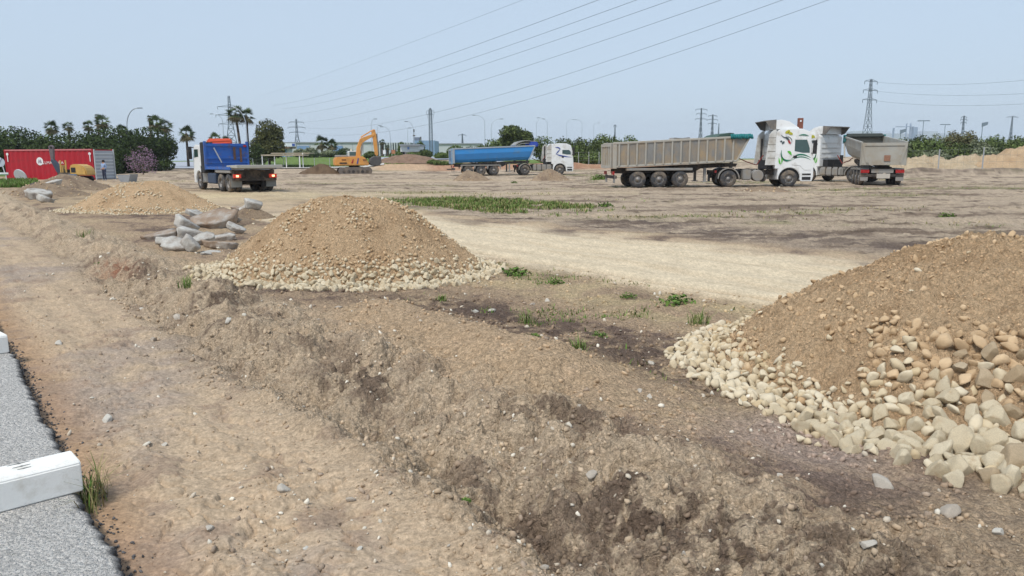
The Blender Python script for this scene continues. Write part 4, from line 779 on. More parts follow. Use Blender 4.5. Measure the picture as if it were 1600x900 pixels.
def wheel_meshes(dual):
    if dual in WH: return WH[dual]
    t = MB(); t.lathe([(.27, -.15), (.44, -.155), (.485, -.12), (.5, -.04), (.485, -.035), (.485, -.02), (.5, -.015), (.5, .05), (.485, .12), (.44, .155), (.27, .15)], 30)
    r = MB()
    if dual: r.lathe([(.275, .14), (.26, .02), (.13, -.02), (.11, .08), (.0, .085)], 24)
    else: r.lathe([(.275, .14), (.26, .05), (.19, .09), (.12, .13), (.1, .17), (.0, .18)], 24)
    h = MB()
    for k in range(10): a = 2 * PI * k / 10; h.tube((.18 * math.cos(a), .04 if dual else .08, .18 * math.sin(a)), (.18 * math.cos(a), .09 if dual else .14, .18 * math.sin(a)), .022, .018, 6)
    WH[dual] = (t.mesh('tyre', m_tyre, True), r.mesh('rim', m_rim, True), h.mesh('wheel_nuts', m_hub)); return WH[dual]
def wheel(parent, x, y, s=1.0, dual=False):
    """a wheel part; its rim faces outwards"""
    w = bpy.data.objects.new('wheel', None); COL.objects.link(w); w.parent = parent; w.location = (x, y, .5 * s); w.scale = (s,) * 3; w.rotation_euler = (0, random.uniform(0, 3), 0 if y > 0 else PI)
    t, r, h = wheel_meshes(dual); link('tyre', t, w); link('rim', r, w); link('wheel_nuts', h, w)
    if dual:
        link('inner_tyre', t, w, (0, -.33, 0))
    return w
def strip(b, pts, w, y):
    """painted stroke on a vertical side at y; pts (x,z), width tapers to both ends"""
    n = len(pts); up = []; lo = []
    for i, (x, z) in enumerate(pts):
        a = pts[max(0, i - 1)]; c = pts[min(n - 1, i + 1)]; dx, dz = c[0] - a[0], c[1] - a[1]; l = math.hypot(dx, dz) or 1; ww = w * math.sin(PI * (i + .35) / (n - .3)); up.append((x - dz / l * ww, z + dx / l * ww)); lo.append((x + dz / l * ww, z - dx / l * ww))
    vs = [(p[0], y, p[1]) for p in up + lo]; fs = [(i, i + 1, n + i + 1, n + i) for i in range(n - 1)]
    b.add(vs, fs if y < 0 else [f[::-1] for f in fs])
def curve(p0, p1, p2, n=10): return [((1 - t) ** 2 * p0[0] + 2 * t * (1 - t) * p1[0] + t * t * p2[0], (1 - t) ** 2 * p0[1] + 2 * t * (1 - t) * p1[1] + t * t * p2[1]) for t in [i / n for i in range(n + 1)]]
def blob(b, x, z, rx, rz, rot, y, n=12):
    pts = [(x + rx * math.cos(a) * math.cos(rot) - rz * math.sin(a) * math.sin(rot), z + rx * math.cos(a) * math.sin(rot) + rz * math.sin(a) * math.cos(rot)) for a in [2 * PI * i / n for i in range(n)]]
    b.add([(p[0], y, p[1]) for p in pts], [tuple(range(n)) if y < 0 else tuple(range(n))[::-1]])
def tractor(t, deco, hi=3.45, deflector=True, tank='drum', fairing=True):
    """two-axle tractor unit under Empty t: x forward, drive axle at x=0"""
    arch = [(3.6 + .64 * math.cos(a), .5 + .64 * math.sin(a)) for a in [R(k) for k in range(-8, 189, 14)]]
    prof = [(2.72, 1.08), (2.72, hi - .25), (2.9, hi - .06), (3.5, hi), (4.25, hi - .02), (4.72, hi - .2), (4.9, 2.35), (5.0, 1.3), (5.02, .6), (4.95, .33), (4.3, .33)] + arch + [(2.9, .45), (2.9, 1.08)]
    cab = MB().prism(prof, -1.23, 1.23).build('cab', m_white, t, bevel=.05, seg=2)
    MB().box(2.95, 4.26, -1.1, 1.1, .55, 1.15).build('wheel_housing', m_black, t)
    for sd in (-1, 1):
        y0, y1 = (1.231, 1.25) if sd > 0 else (-1.25, -1.231)
        d = MB().prism([(3.72, 1.32), (3.72, hi - .55), (4.62, hi - .55), (4.80, 2.3), (4.86, 1.0), (4.45, 1.0), (4.2, 1.26)], y0, y1).build('door', m_white, cab, bevel=.008)
        w0, w1 = (1.251, 1.256) if sd > 0 else (-1.256, -1.251)
        MB().prism([(3.82, 2.12), (3.82, hi - .66), (4.52, hi - .66), (4.70, 2.3), (4.72, 2.02), (4.3, 2.02)], w0, w1).build('side_window', m_glass, cab)
        MB().box(3.76, 3.98, w0 - .0 if sd > 0 else w0 - .03, w1 + .03 if sd > 0 else w1, 1.72, 1.86).build('door_handle', m_black, cab, bevel=.02)
        mi = MB(); mi.box(4.86, 5.04, sd * 1.42 - .1, sd * 1.42 + .1, 1.95, 2.75); mi.tube((4.8, sd * 1.2, 2.7), (4.95, sd * 1.42, 2.72), .025); mi.tube((4.8, sd * 1.2, 2.0), (4.95, sd * 1.42, 2.0), .025); mi.build('mirror', m_black, cab, bevel=.03)
        st = MB(); st.box(4.35, 4.86, sd * 1.235 - .01, sd * 1.235 + .01, .42, .60); st.box(4.35, 4.86, sd * 1.235 - .01, sd * 1.235 + .01, .70, .80); st.build('cab_step', m_black, cab)
        f = MB()
        if fairing:
            f.prism([(2.12, 1.3), (2.30, hi - .35), (2.55, hi - .08), (2.715, hi - .06), (2.715, 1.3)], sd * 1.19 - .02, sd * 1.19 + .02); fo = f.build('side_fairing', m_offw, t, bevel=.01)
            for z in (1.7, 2.1, 2.5, 2.9): MB().box(2.25, 2.7, min(sd * 1.211, sd * 1.222), max(sd * 1.211, sd * 1.222), z, z + .035).build('fairing_rib', m_grey, fo)
        h = MB().box(4.98, 5.06, sd * .85 - .25, sd * .85 + .25, .62, .9).build('headlight', mat('headlamp', srgb(214, 220, 224), .1, .02, spec=.7), cab, bevel=.03)
        g = MB(); o_ = [(.66 * math.cos(a), .5 + .66 * math.sin(a)) for a in [R(k) for k in range(0, 181, 15)]]; i_ = [(.6 * math.cos(a), .5 + .6 * math.sin(a)) for a in [R(k) for k in range(180, -1, -15)]]
        g.prism(o_ + i_, sd * 1.22 - (.55 if sd > 0 else 0), sd * 1.22 + (.55 if sd < 0 else 0)); g.build('mudguard', m_grey, t)
        fl = MB().box(-.72, -.69, sd * .95 - .27, sd * .95 + .27, .28, .95).build('mud_flap', m_black, t)
        MB().box(-.80, -.74, sd * .98 - .2, sd * .98 + .2, .86, 1.0).build('tail_light', m_red, t)
        if tank == 'drum' and sd < 0:
            MB().tube((1.75, -1.2, .68), (1.75, -.6, .68), .34, .34, 22).build('air_tank_drum', m_grey, t, bevel=.03); MB().box(.85, 1.36, -1.2, -.6, .42, 1.05).build('fuel_tank', m_grey, t, bevel=.06, seg=2)
            MB().tube((2.1, -1.0, .5), (2.1, -.6, .5), .2, .2, 14).build('air_tank', m_chass, t)
        else:
            tk = MB().box(.85, 2.75, min(sd * .62, sd * 1.2), max(sd * .62, sd * 1.2), .42, 1.06).build('fuel_tank', m_grey, t, bevel=.10, seg=3)
            for q in (1.15, 1.65, 2.15): MB().box(q, q + .06, min(sd * .6, sd * 1.215), max(sd * .6, sd * 1.215), .40, 1.075).build('tank_strap', m_chass, tk)
        wheel(t, 3.6, sd * 1.06); wheel(t, 0, sd * 1.06, 1.0, True)
    MB().prism([(4.76, hi - .3), (4.78, hi - .34), (4.93, 2.25), (4.91, 2.25)], -1.1, 1.1).build('windscreen', m_glass, cab)
    MB().box(4.96, 5.035, -.6, .6, 1.0, 1.9).build('grille', m_black, cab)
    ch = MB()
    for y in (-.42, .42): ch.box(-.95, 4.6, y - .06, y + .06, .72, 1.0)
    for x in (-.9, .5, 2.4): ch.box(x, x + .12, -.36, .36, .74, .98)
    ch.tube((0, -.8, .5), (0, .8, .5), .12); ch.tube((3.6, -.8, .48), (3.6, .8, .48), .08); ch.build('chassis', m_chass, t)
    MB().prism([(-.55, 1.005), (-.55, 1.06), (.45, 1.14), (.6, 1.005)], -.45, .45).build('fifth_wheel', m_chass, t)
    en = MB(); en.box(2.3, 2.7, -.85, .85, 1.05, 1.6); en.tube((2.45, -.9, 1.2), (2.45, -.9, 1.9), .12, .12, 10); 
    if fairing: en.tube((2.4, .6, 1.0), (2.4, .6, 2.9), .07, .07, 8); en.tube((2.5, -.5, 1.0), (2.5, -.5, 2.6), .06, .06, 8)
    en.build('engine_bay_pipes', m_black, t)
    MB().path([(2.3, -.2, 1.9), (1.9, -.25, 1.3), (1.3, -.2, 1.5), (.9, 0, 1.7)], .03).build('air_hose', mat('red_hose', srgb(150, 52, 44), .6), t)
    lv = MB()
    for z in (1.7, 2.05, 2.4, 2.75): lv.box(2.69, 2.715, -1.05, 1.05, z, z + .04)
    lv.build('back_wall_rib', m_offw, cab)
    if deflector:
        pf = [(2.75, hi - .02), (2.22, hi + .42), (2.26, hi + .50), (3.0, hi + .52), (3.45, hi + .42), (4.05, hi + .05), (4.1, hi - .02)]
        b = MB(); b.prism([(2.7, hi - .05), (2.72, hi + .5), (3.05, hi + .52), (3.5, hi + .41), (4.1, hi + .03), (4.1, hi - .03)], -1.08, 1.08); b.build('roof_deflector', m_white, t, bevel=.06, seg=2)
        b = MB(); b.prism([(2.05, hi + .47), (2.72, hi + .53), (2.72, hi + .49), (2.05, hi + .42)], -1.06, 1.06)
        for sd in (-1, 1): b.prism([(2.05, hi + .45), (2.715, hi + .5), (2.715, hi - .1), (2.4, hi + .0)], sd * 1.05 - .015, sd * 1.05 + .015)
        b.build('deflector_collar', mat('collar_dark', srgb(112, 108, 104), .7, .15, 3, dirt=srgb(150, 140, 126), dirt_amt=.3), t)
    for sd in (-1, 1):
        Y = sd * 1.2575
        if deco == 'floral':
            a = MB(); strip(a, curve((3.05, 2.2), (2.95, 1.4), (3.75, 1.62)), .05, Y); strip(a, curve((3.0, 2.0), (3.1, 1.55), (3.5, 1.5)), .03, Y); strip(a, curve((3.65, 1.65), (4.1, 2.15), (4.8, 1.72)), .05, Y); strip(a, curve((3.75, 1.62), (4.2, 1.95), (4.8, 1.6)), .035, Y); strip(a, curve((4.0, hi - .42), (4.3, hi - .32), (4.6, hi - .44), 6), .04, Y); a.build('green_swirl', m_gswirl, cab)
            a = MB(); strip(a, curve((2.92, 1.75), (2.95, 1.4), (3.05, 1.35), 6), .05, Y); strip(a, curve((3.08, 1.38), (3.15, 1.7), (3.05, 1.8), 6), .05, Y); strip(a, curve((3.4, 2.1), (3.55, 2.1), (3.65, 1.88), 6), .07, Y); a.build('light_green_leaf', m_lswirl, cab)
            a = MB(); blob(a, 3.35, hi - .2, .16, .09, .5, Y); blob(a, 3.5, hi - .28, .17, .08, -.4, Y); a.build('yellow_flower', m_yprint, cab)
            a = MB(); blob(a, 3.12, 2.62, .1, .06, .8, Y); blob(a, 3.0, 2.7, .07, .05, 0, Y); blob(a, 3.36, 2.85, .17, .06, -.7, Y); strip(a, curve((2.95, 3.1), (3.2, 2.8), (3.45, 2.95), 8), .03, Y); strip(a, curve((3.2, 3.05), (3.75, 2.9), (3.6, 2.55), 8), .018, Y); a.build('dark_leaf_print', m_dprint, cab)
            a = MB(); blob(a, 3.48, 2.66, .15, .06, -1.0, Y); a.build('red_petal', m_rprint, cab)
        elif deco == 'blue':
            a = MB(); strip(a, curve((3.05, 2.75), (3.5, 2.75), (3.62, 2.55), 8), .06, Y); strip(a, curve((3.62, 2.6), (3.35, 2.3), (3.15, 2.05), 8), .05, Y); strip(a, curve((3.15, 2.1), (3.6, 1.85), (4.85, 1.75), 10), .06, Y); a.build('blue_swoosh', m_bswirl, cab)
    return cab
def tub_sections(kind, zt, zb, hw):
    if kind == 'box': return [(hw, zt), (hw - .02, zb + .1), (hw - .12, zb), (-hw + .12, zb), (-hw + .02, zb + .1), (-hw, zt)]
    return [(hw, zt), (hw - .03, zt - .55), (hw - .22, zb + .32), (hw - .55, zb + .05), (hw - .75, zb), (-hw + .75, zb), (-hw + .55, zb + .05), (-hw + .22, zb + .32), (-hw + .03, zt - .55), (-hw, zt)]
def trailer(t, kind, m_body, ribs=0, xr=-7.3, xf=1.0, zr=(1.18, 2.62), zf=(1.5, 3.02), axles=(-5.75, -4.45, -3.15), slope=.75, m_rail=None, gate='ribbed'):
    """three-axle tipper semi-trailer under Empty t: king pin at x=0, body from xr (rear) to xf (front)"""
    hw = 1.25; m_rail = m_rail or m_body; b = MB(); th = .05
    def sec(x, z, inset): return [(x, y * (hw - inset) / hw if abs(y) > .01 else y, zz + (inset if i not in (0, len(S) - 1) else 0)) for i, (y, zz) in enumerate(z)]
    def zz(x): f = (x - xr) / (xf - xr); return zr[0] + (zf[0] - zr[0]) * f, zr[1] + (zf[1] - zr[1]) * f
    zb0, zt0 = zz(xr); S = tub_sections(kind, zt0, zb0, hw); zb1, zt1 = zf; S1 = tub_sections(kind, zt1, zb1, hw); n = len(S)
    def fx(i): return xf - slope * (1 - (S1[i][1] - zb1) / (zt1 - zb1))
    O = [(xr, S[i][0], S[i][1]) for i in range(n)] + [(fx(i), S1[i][0], S1[i][1]) for i in range(n)]
    I = [(xr, S[i][0] * .96, S[i][1] + (th if 0 < i < n - 1 else 0)) for i in range(n)] + [(fx(i) - th, S1[i][0] * .96, S1[i][1] + (th if 0 < i < n - 1 else 0)) for i in range(n)]
    fs = [(i, i + 1, n + i + 1, n + i) for i in range(n - 1)]; b.add(O, fs); b.add(I, [f[::-1] for f in fs]); b.add(O[n:] , [tuple(range(n))]); b.add(I[n:], [tuple(range(n))[::-1]])
    body = b.build('tipper_body', m_body, t)
    for sd in (-1, 1):
        MB().beam((xr - .02, sd * (hw + .0), zt0 - .02), (xf + .03, sd * hw, zt1 - .02), .10, .13).build('top_rail', m_rail, body, bevel=.02)
        if ribs:
            MB().beam((xr, sd * (hw - .02), zb0 + .06), (xf - slope * .97, sd * (hw - .02), zb1 + .06), .09, .12).build('bottom_rail', m_rail, body, bevel=.02)
            for k in range(ribs):
                x = xr + .35 + (xf - slope - .25 - xr - .35) * k / (ribs - 1); a, c = zz(x); MB().box(x - .045, x + .045, min(sd * (hw - .01), sd * (hw + .055)), max(sd * (hw - .01), sd * (hw + .055)), a + .1, c - .08).build('side_rib', m_rail, body)
        MB().beam((xf - slope + .02, sd * hw, zb1 + .06), (xf, sd * hw, zt1 - .06), .1, .1).build('front_rib', m_rail, body)
        MB().box(xr - .02, xr + .22, min(sd * (hw - .04), sd * (hw + .04)), max(sd * (hw - .04), sd * (hw + .04)), zb0 - .05, zt0).build('rear_post', m_rail, body, bevel=.02)
    MB().beam((xf, -hw, zt1), (xf, hw, zt1), .1).build('front_rail', m_rail, body)
    g = MB().box(xr - .12, xr - .03, -hw + .02, hw - .02, zb0 - .02, zt0 - .05).build('tailgate', m_body, body)
    fr = MB(); x0, x1 = xr - .17, xr - .118
    fr.box(x0, x1, -hw, hw, zt0 - .2, zt0 - .02); fr.box(x0, x1, -hw + .14, hw - .14, zb0 - .02, zb0 + .14)
    for sd in (-1, 1): fr.prism([(sd * hw, zt0 - .2), (sd * (hw - .14), zt0 - .2), (sd * (hw - (.14 if kind == 'box' else .42)), zb0 + .0), (sd * (hw - (0 if kind == 'box' else .28)), zb0 + .0)], x0, x1, 'x')
    if gate == 'ribbed':
        for y in (-.75, -.25, .25, .75): fr.box(x0, x1, y - .05, y + .05, zb0 + .14, zt0 - .2)
    fr.build('tailgate_frame', m_rail, g)
    c = MB()
    for y in (-.5, .5): c.prism([(xr + .3, .85), (xr + .3, 1.12), (xf - 1.0, zb1 - .06), (xf - .4, zb1 - .1), (xf - .5, zb1 - .28), (-1.7, 1.12), (-2.2, .85)], y - .07, y + .07)
    for x in axles: c.tube((x, -.85, .5), (x, .85, .5), .1)
    c.box(xr + .1, xr + .25, -1.2, 1.2, .55, .72); c.build('chassis', m_chass, t)
    MB().tube((.4, 0, 1.1), (.55, 0, 2.2), .11, .09, 10).build('lift_ram', m_grey, t)
    for sd in (-1, 1):
        lg = MB(); lg.box(-1.62, -1.48, sd * .85 - .07, sd * .85 + .07, .35, 1.15); lg.box(-1.72, -1.38, sd * .85 - .12, sd * .85 + .12, .31, .35); lg.build('landing_leg', m_grey, t)
        for x in axles: wheel(t, x, sd * 1.04)
        MB().box(xr + .02, xr + .1, sd * .98 - .24, sd * .98 + .24, .78, .98).build('tail_light', m_red, t)
        MB().box(xr + .12, xr + .15, sd * 1.0 - .22, sd * 1.0 + .22, .3, .77).build('mud_flap', mat('grey_flap', srgb(146, 142, 138), .8, .1, 3), t)
        if kind == 'box': MB().box(axles[0] - .72, axles[-1] + .72, min(sd * .9, sd * 1.24), max(sd * .9, sd * 1.24), 1.01, 1.16).build('wheel_cover', m_grey, t, bevel=.02)
        else:
            w = MB(); y0, y1 = sorted((sd * .72, sd * 1.24)); x0, x1 = axles[0] - .75, axles[-1] + .7
            w.prism([(x0, 1.0), (x0 + .12, 1.06), (x1 - .12, 1.06), (x1, 1.0), (x1, .96), (x0, .96)], y0, y1); 
            for x in [axles[0] - .66, (axles[0] + axles[1]) / 2, (axles[1] + axles[2]) / 2, axles[2] + .62]: w.prism([(x - .10, .97), (x + .10, .97), (x + .02, .6), (x - .02, .6)], sd * 1.2 - .02, sd * 1.2 + .02)
            w.build('wheel_cover', m_grey, t)
    return body
def place(px, py, depth): return XY(px, depth)
# --- grey ribbed tipper with the white floral cab
def coupled(t, turn, *a, **k):
    """tractor unit turned on the king pin; its pieces hang directly on the truck (thing > part > sub-part)"""
    cu = bpy.data.objects.new('tractor_unit', None); COL.objects.link(cu); cu.parent = t; cu.rotation_euler = (0, 0, turn); tractor(cu, *a, **k)
    M = Matrix.Rotation(turn, 4, 'Z')
    for ch in list(cu.children): mb_ = ch.matrix_basis.copy(); ch.parent = t; ch.matrix_basis = M @ mb_
    bpy.data.objects.remove(cu)
x0, y0 = XY(1132, 46.8); t = thing('articulated_tipper_truck', 'white cab with green floral print pulling a long ribbed grey tipper trailer', 'truck', (x0, y0, gz(x0, y0) - .01), R(6))
coupled(t, R(-8), 'floral'); trb = trailer(t, 'box', m_alu, 14, m_rail=mat('rib_aluminium', srgb(178, 174, 164), .55, .1, 3, dirt=srgb(170, 150, 122), dirt_amt=.25))
b = MB()
for k in range(11): a = random.uniform(-.06, .06); b.tube((1.05 - .2 * k / 1.6, -1.25 + .02 * k, 3.02 + a), (.92 - .2 * k / 1.6, 1.2, 3.06 + a), .09, .08, 7)
b.build('folded_tarp', m_teal, t, True)
b = MB()
for k in range(10): x = 1.15 - .14 * k; b.tube((x, -1.33, 2.86 + .02 * math.sin(k * 2.1)), (x - .05, -1.3, 3.12 + .04 * math.sin(k * 1.7)), .075, .06, 7)
b.build('tarp_fold', m_teal, t, True)
MB().prism([(-1.0, 2.98), (-.75, 3.12), (-.2, 3.22), (.05, 3.2), (.05, 2.95)], -1.15, 1.15).build('front_hood', m_green, t)
MB().prism([(-3.25, 2.85), (-3.15, 2.98), (-2.6, 2.94), (-2.2, 3.0), (-2.1, 2.88)], .2, 1.1).build('rolled_sheet', m_grey, t)
# --- grey smooth tipper seen from behind, tractor turned left
x0, y0 = XY(1381, 46.3); h = R(73.5); kx, ky = x0 + math.cos(h) * 7.45, y0 + math.sin(h) * 7.45
t = thing('articulated_tipper_truck', 'grey smooth-sided tipper seen from behind, its white floral cab turned left', 'truck', (kx, ky, gz(x0, y0)), h)
trailer(t, 'round', m_alu2, 0, zr=(1.28, 2.62), zf=(1.68, 3.2), axles=(-6.3, -5.0, -3.7), gate='plain')
b = MB(); b.prism([(.2, 3.1), (.25, 3.36), (1.05, 3.42), (1.15, 3.15)], -1.2, 1.2); b.build('rolled_cover', mat('black_cover', srgb(64, 70, 66), .7, .2, 5, .4, 12), t, bevel=.08, seg=2)
for sd in (-1, 1): MB().prism([(.1, 2.85), (.15, 3.3), (1.3, 3.34), (1.45, 2.7), (.9, 2.75)], sd * 1.27 - .03, sd * 1.27 + .03).build('tarp_fold', m_teal, t, bevel=.02)
MB().box(-7.25, -7.2, -.62, .62, .78, 1.02).build('rear_board', m_grey, t); MB().box(-7.24, -7.21, -.45, .3, .45, .74).build('number_plate_board', mat('pale_board', srgb(196, 190, 180), .8, .05), t)
MB().box(-7.484, -7.478, -.35, .0, 1.5, 1.85).build('rust_mark', mat('rust_print', srgb(150, 112, 92), .9, .25, 8), t)
coupled(t, R(121) - h, 'floral', tank='tank', fairing=False)
# --- blue tipper
x0, y0 = XY(817, 77.5); t = thing('articulated_tipper_truck', 'white cab with blue stripe pulling a bright blue smooth tipper trailer', 'truck', (x0, y0, .13), R(10))
tractor(t, 'blue', 3.15, False, 'tank'); bd = trailer(t, 'round', m_blue, 0, zr=(1.22, 2.62), zf=(1.5, 2.92), slope=.6, m_rail=mat('grey_blue_rail', srgb(158, 168, 176), .6, .1, 3), gate='plain')
MB().box(-7.42, -7.30, -1.26, 1.26, 1.1, 2.58).build('rear_frame', mat('pale_blue_gate', srgb(110, 160, 200), .6, .1, 3, dirt=srgb(170, 170, 165), dirt_amt=.3), t, bevel=.03)
MB().box(.45, 1.35, -1.28, 1.28, 2.78, 3.3).build('folded_tarp', m_btarp, t, bevel=.1, seg=2); b = MB()
b.prism([(-1.1, 2.95), (-.7, 3.3), (0, 3.45), (1.1, 3.36), (1.1, 3.3), (0, 3.38), (-.6, 3.2), (-1.0, 2.9)], -1.2, 1.2); b.prism([(-1.0, 2.9), (-.4, 3.15), (.5, 3.2), (.5, 3.15), (-.4, 3.08), (-.9, 2.86)], -1.15, 1.15); b.build('cover_hood', mat('grey_hood', srgb(150, 152, 150), .7, .15, 3), t)
MB().box(-7.7, -7.3, -1.1, 1.1, .55, .66).build('rear_bumper', m_chass, t)
# --- truck with blue headboard, seen from behind
x0, y0 = XY(398, 41.2); t = thing('flatbed_truck', 'white-cabbed flatbed truck with tall blue headboard, brake lights lit, seen from behind', 'truck', (x0, y0, gz(x0, y0) - .01), R(128))
# origin under the rear end; x forward
for sd in (-1, 1):
    wheel(t, 1.0, sd * 1.04, 1.0, True); wheel(t, 2.3, sd * 1.04, 1.0, True); wheel(t, 6.2, sd * 1.04)
    MB().box(.3, .34, sd * .95 - .28, sd * .95 + .28, .28, .72).build('mud_flap', mat('grey_flap2', srgb(136, 136, 132), .8, .1, 3), t)
    L = MB().box(.02, .12, sd * .98 - .2, sd * .98 + .2, .78, .98).build('tail_light', m_lit, t); MB().box(.0, .019, sd * .98 - .07, sd * .98 + .07, .83, .93).build('bulb', m_lit2, L)
    MB().box(.45, 3.0, min(sd * .75, sd * 1.23), max(sd * .75, sd * 1.23), 1.03, 1.2).build('mudguard', m_grey, t, bevel=.03)
    MB().box(3.3, 4.7, min(sd * .55, sd * 1.18), max(sd * .55, sd * 1.18), .4, 1.0).build('fuel_tank' if sd > 0 else 'tool_box', m_chass if sd < 0 else mat('blue_black_tank', srgb(60, 74, 96), .6, .1, 3), t, bevel=.06)
    MB().beam((.25, sd * 1.22, 1.3), (4.6, sd * 1.22, 1.3), .08, .16).build('bed_rail', m_blue_d, t)
c = MB()
for y in (-.42, .42): c.box(.1, 7.0, y - .07, y + .07, .75, 1.02)
for x in (1.0, 2.3, 6.2): c.tube((x, -.8, .5), (x, .8, .5), .12)
c.box(.12, .25, -1.2, 1.2, .62, .78); c.box(.2, .6, -1.1, 1.1, .78, 1.2); c.build('chassis', m_chass, t)
MB().box(.2, 4.65, -1.2, 1.2, 1.24, 1.33).build('flat_bed', mat('bed_plate', srgb(150, 154, 158), .6, .12, 2, dirt=srgb(168, 154, 134), dirt_amt=.3), t)
MB().prism([(-.75, 1.30), (-.75, 1.48), (.9, 1.44), (.9, 1.34)], -1.25, 1.25).build('tail_plate', mat('tail_plate_steel', srgb(176, 174, 166), .6, .08, 2), t, bevel=.02)
hb = MB().box(4.66, 4.74, -1.22, 1.22, 1.33, 2.70).build('headboard', m_blue_d, t)
f = MB()
for y in (-1.22, 1.22): f.box(4.6, 4.78, y - .06, y + .06, 1.2, 2.82)
f.box(4.6, 4.659, -1.16, 1.16, 2.54, 2.67); f.box(4.6, 4.659, -1.16, 1.16, 1.82, 1.92); f.box(4.6, 4.659, -1.16, 1.16, 1.56, 1.64); f.build('headboard_frame', m_blue_d, hb)
MB().beam((4.57, .75, 2.45), (4.57, .35, 1.6), .06).build('leaning_pole', mat('pale_pole', srgb(186, 190, 192), .5), hb)
MB().box(4.57, 4.598, -.5, -.36, 1.75, 2.5).build('rust_plate', mat('rust_brown', srgb(96, 74, 66), .9, .25, 6), hb); MB().box(4.57, 4.598, -.86, -.74, 1.62, 2.46).build('rust_plate', mat('rust_brown2', srgb(110, 80, 60), .9, .25, 6), hb); MB().box(4.57, 4.598, -1.14, -.98, 2.5, 2.62).build('marker_lamp', m_red, hb)
MB().prism([(5.0, 2.4), (5.0, 2.85), (5.2, 3.02), (5.6, 2.98), (5.7, 2.4)], -.5, .85, poly2=[(5.0, 2.4), (5.0, 2.75), (5.2, 3.0), (5.6, 2.95), (5.7, 2.5)]).build('orange_grab', mat('orange_paint', srgb(214, 84, 52), .5, .1, 3), t, bevel=.08, seg=2)
MB().box(4.84, 5.42, .7, 1.30, 1.0, 2.78).build('exhaust_stack', m_black, t, bevel=.05)
arch = [(6.2 + .62 * math.cos(a), .5 + .62 * math.sin(a)) for a in [R(k) for k in range(-8, 189, 14)]]
cb = MB().prism([(5.45, 1.1), (5.45, 2.5), (5.6, 2.64), (6.7, 2.66), (7.0, 2.5), (7.2, 1.9), (7.25, .4), (6.84, .4)] + arch + [(5.5, .5), (5.45, 1.1)][:1], -1.22, 1.22).build('cab', m_white, t, bevel=.05, seg=2)
for sd in (-1, 1):
    MB().prism([(6.1, 1.95), (6.1, 2.38), (6.85, 2.38), (7.0, 1.9)], *sorted((sd * 1.222, sd * 1.235))).build('side_window', m_glass, cb)
    mi = MB(); mi.box(7.0, 7.15, sd * 1.42 - .1, sd * 1.42 + .1, 1.8, 2.55); mi.tube((6.95, sd * 1.2, 2.5), (7.05, sd * 1.42, 2.5), .03); mi.build('mirror', m_black, cb)
    MB().box(5.46, 5.62, *sorted((sd * 1.24, sd * 1.26)), .4, 1.4).build('cab_trim', m_black, cb)
MB().box(4.9, 5.0, .9, 1.1, 1.6, 1.75).build('marker_lamp', mat('orange_lens', srgb(214, 90, 70), .4), t)
# ------------------------------------------------------------------ excavator
ex, ey = XY(553, 85); t = thing('excavator', 'orange tracked excavator with raised boom, working in the field', 'excavator', (ex, ey, .1), R(18))
m_or = mat('orange_machine_paint', srgb(224, 160, 84), .5, .08, 2, dirt=srgb(170, 130, 90), dirt_amt=.2); m_trk = mat('track_steel', srgb(112, 104, 98), .8, .15, 6, .4, 25, dirt=srgb(150, 132, 110), dirt_amt=.3)
for sd in (-1, 1):
    n = 10; pf = [(-1.45 + .38 * math.cos(a), .40 + .40 * math.sin(a)) for a in [R(90 + 180 * k / n) for k in range(n + 1)]] + [(1.45 + .38 * math.cos(a), .40 + .40 * math.sin(a)) for a in [R(-90 + 180 * k / n) for k in range(n + 1)]]
    tk = MB().prism(pf, sd * 1.05 - .27, sd * 1.05 + .27).build('track', m_trk, t, bevel=.03); w = MB()
    for k in range(6): w.tube((-1.25 + .5 * k, sd * 1.05 - .29, .33), (-1.25 + .5 * k, sd * 1.05 + .29, .33), .17, .17, 12)
    w.build('track_roller', m_chass, tk)
MB().box(-.9, .9, -.85, .85, .45, .85).build('undercarriage', m_chass, t); MB().tube((0, 0, .8), (0, 0, .98), .6, .6, 20).build('slew_ring', m_chass, t)
bd = MB().prism([(-2.2, 1.0), (-2.2, 1.75), (-2.0, 1.92), (.9, 2.0), (1.15, 1.75), (1.5, 1.3), (1.5, 1.0)], -1.2, 1.2).build('house', m_or, t, bevel=.08, seg=2)
MB().box(-1.7, -.9, -1.23, -1.201, 1.2, 1.34).build('air_vent', m_black, bd); MB().prism([(-.45, 1.25), (-.25, 1.7), (-.15, 1.7), (-.25, 1.25)], -1.225, -1.201).build('red_stripe', m_rprint, bd); MB().prism([(.15, 1.2), (.3, 1.8), (.4, 1.8), (.3, 1.2)], -1.225, -1.201).build('blue_stripe', m_bswirl, bd)
for xx, tx_ in ((-1.45, .20), (.85, .18)):
    b = MB()
    for k in range(4): b.box(xx + k * .12, xx + k * .12 + .09, -1.225, -1.201, 1.55, 1.55 + tx_ * .7)
    b.build('lettering', mat('dark_letter', srgb(120, 70, 40), .6), bd)
cb = MB().prism([(-.7, 1.95), (-.62, 2.5), (-.5, 2.62), (.35, 2.62), (.5, 1.95)], .1, 1.15).build('cab', mat('cab_pale', srgb(200, 206, 206), .5, .05), t, bevel=.06)
MB().box(-.45, .28, .085, .099, 2.08, 2.5).build('cab_window', m_glass, cb); MB().box(-.718, -.69, .25, 1.0, 2.08, 2.5).build('rear_window', m_glass, cb); MB().tube((-.2, .6, 2.62), (-.2, .6, 2.82), .09, .08, 10).build('beacon', mat('pale_beacon', srgb(236, 226, 200), .4), cb)
MB().box(-2.0, -.72, -.1, 1.1, 1.9, 2.15).build('engine_hood', m_grey, t, bevel=.05)
def limb(pts, w, name, m, par, y=0.): 
    up = [p for p in pts]; return MB().prism(up, y - w / 2, y + w / 2).build(name, m, par, bevel=.03)
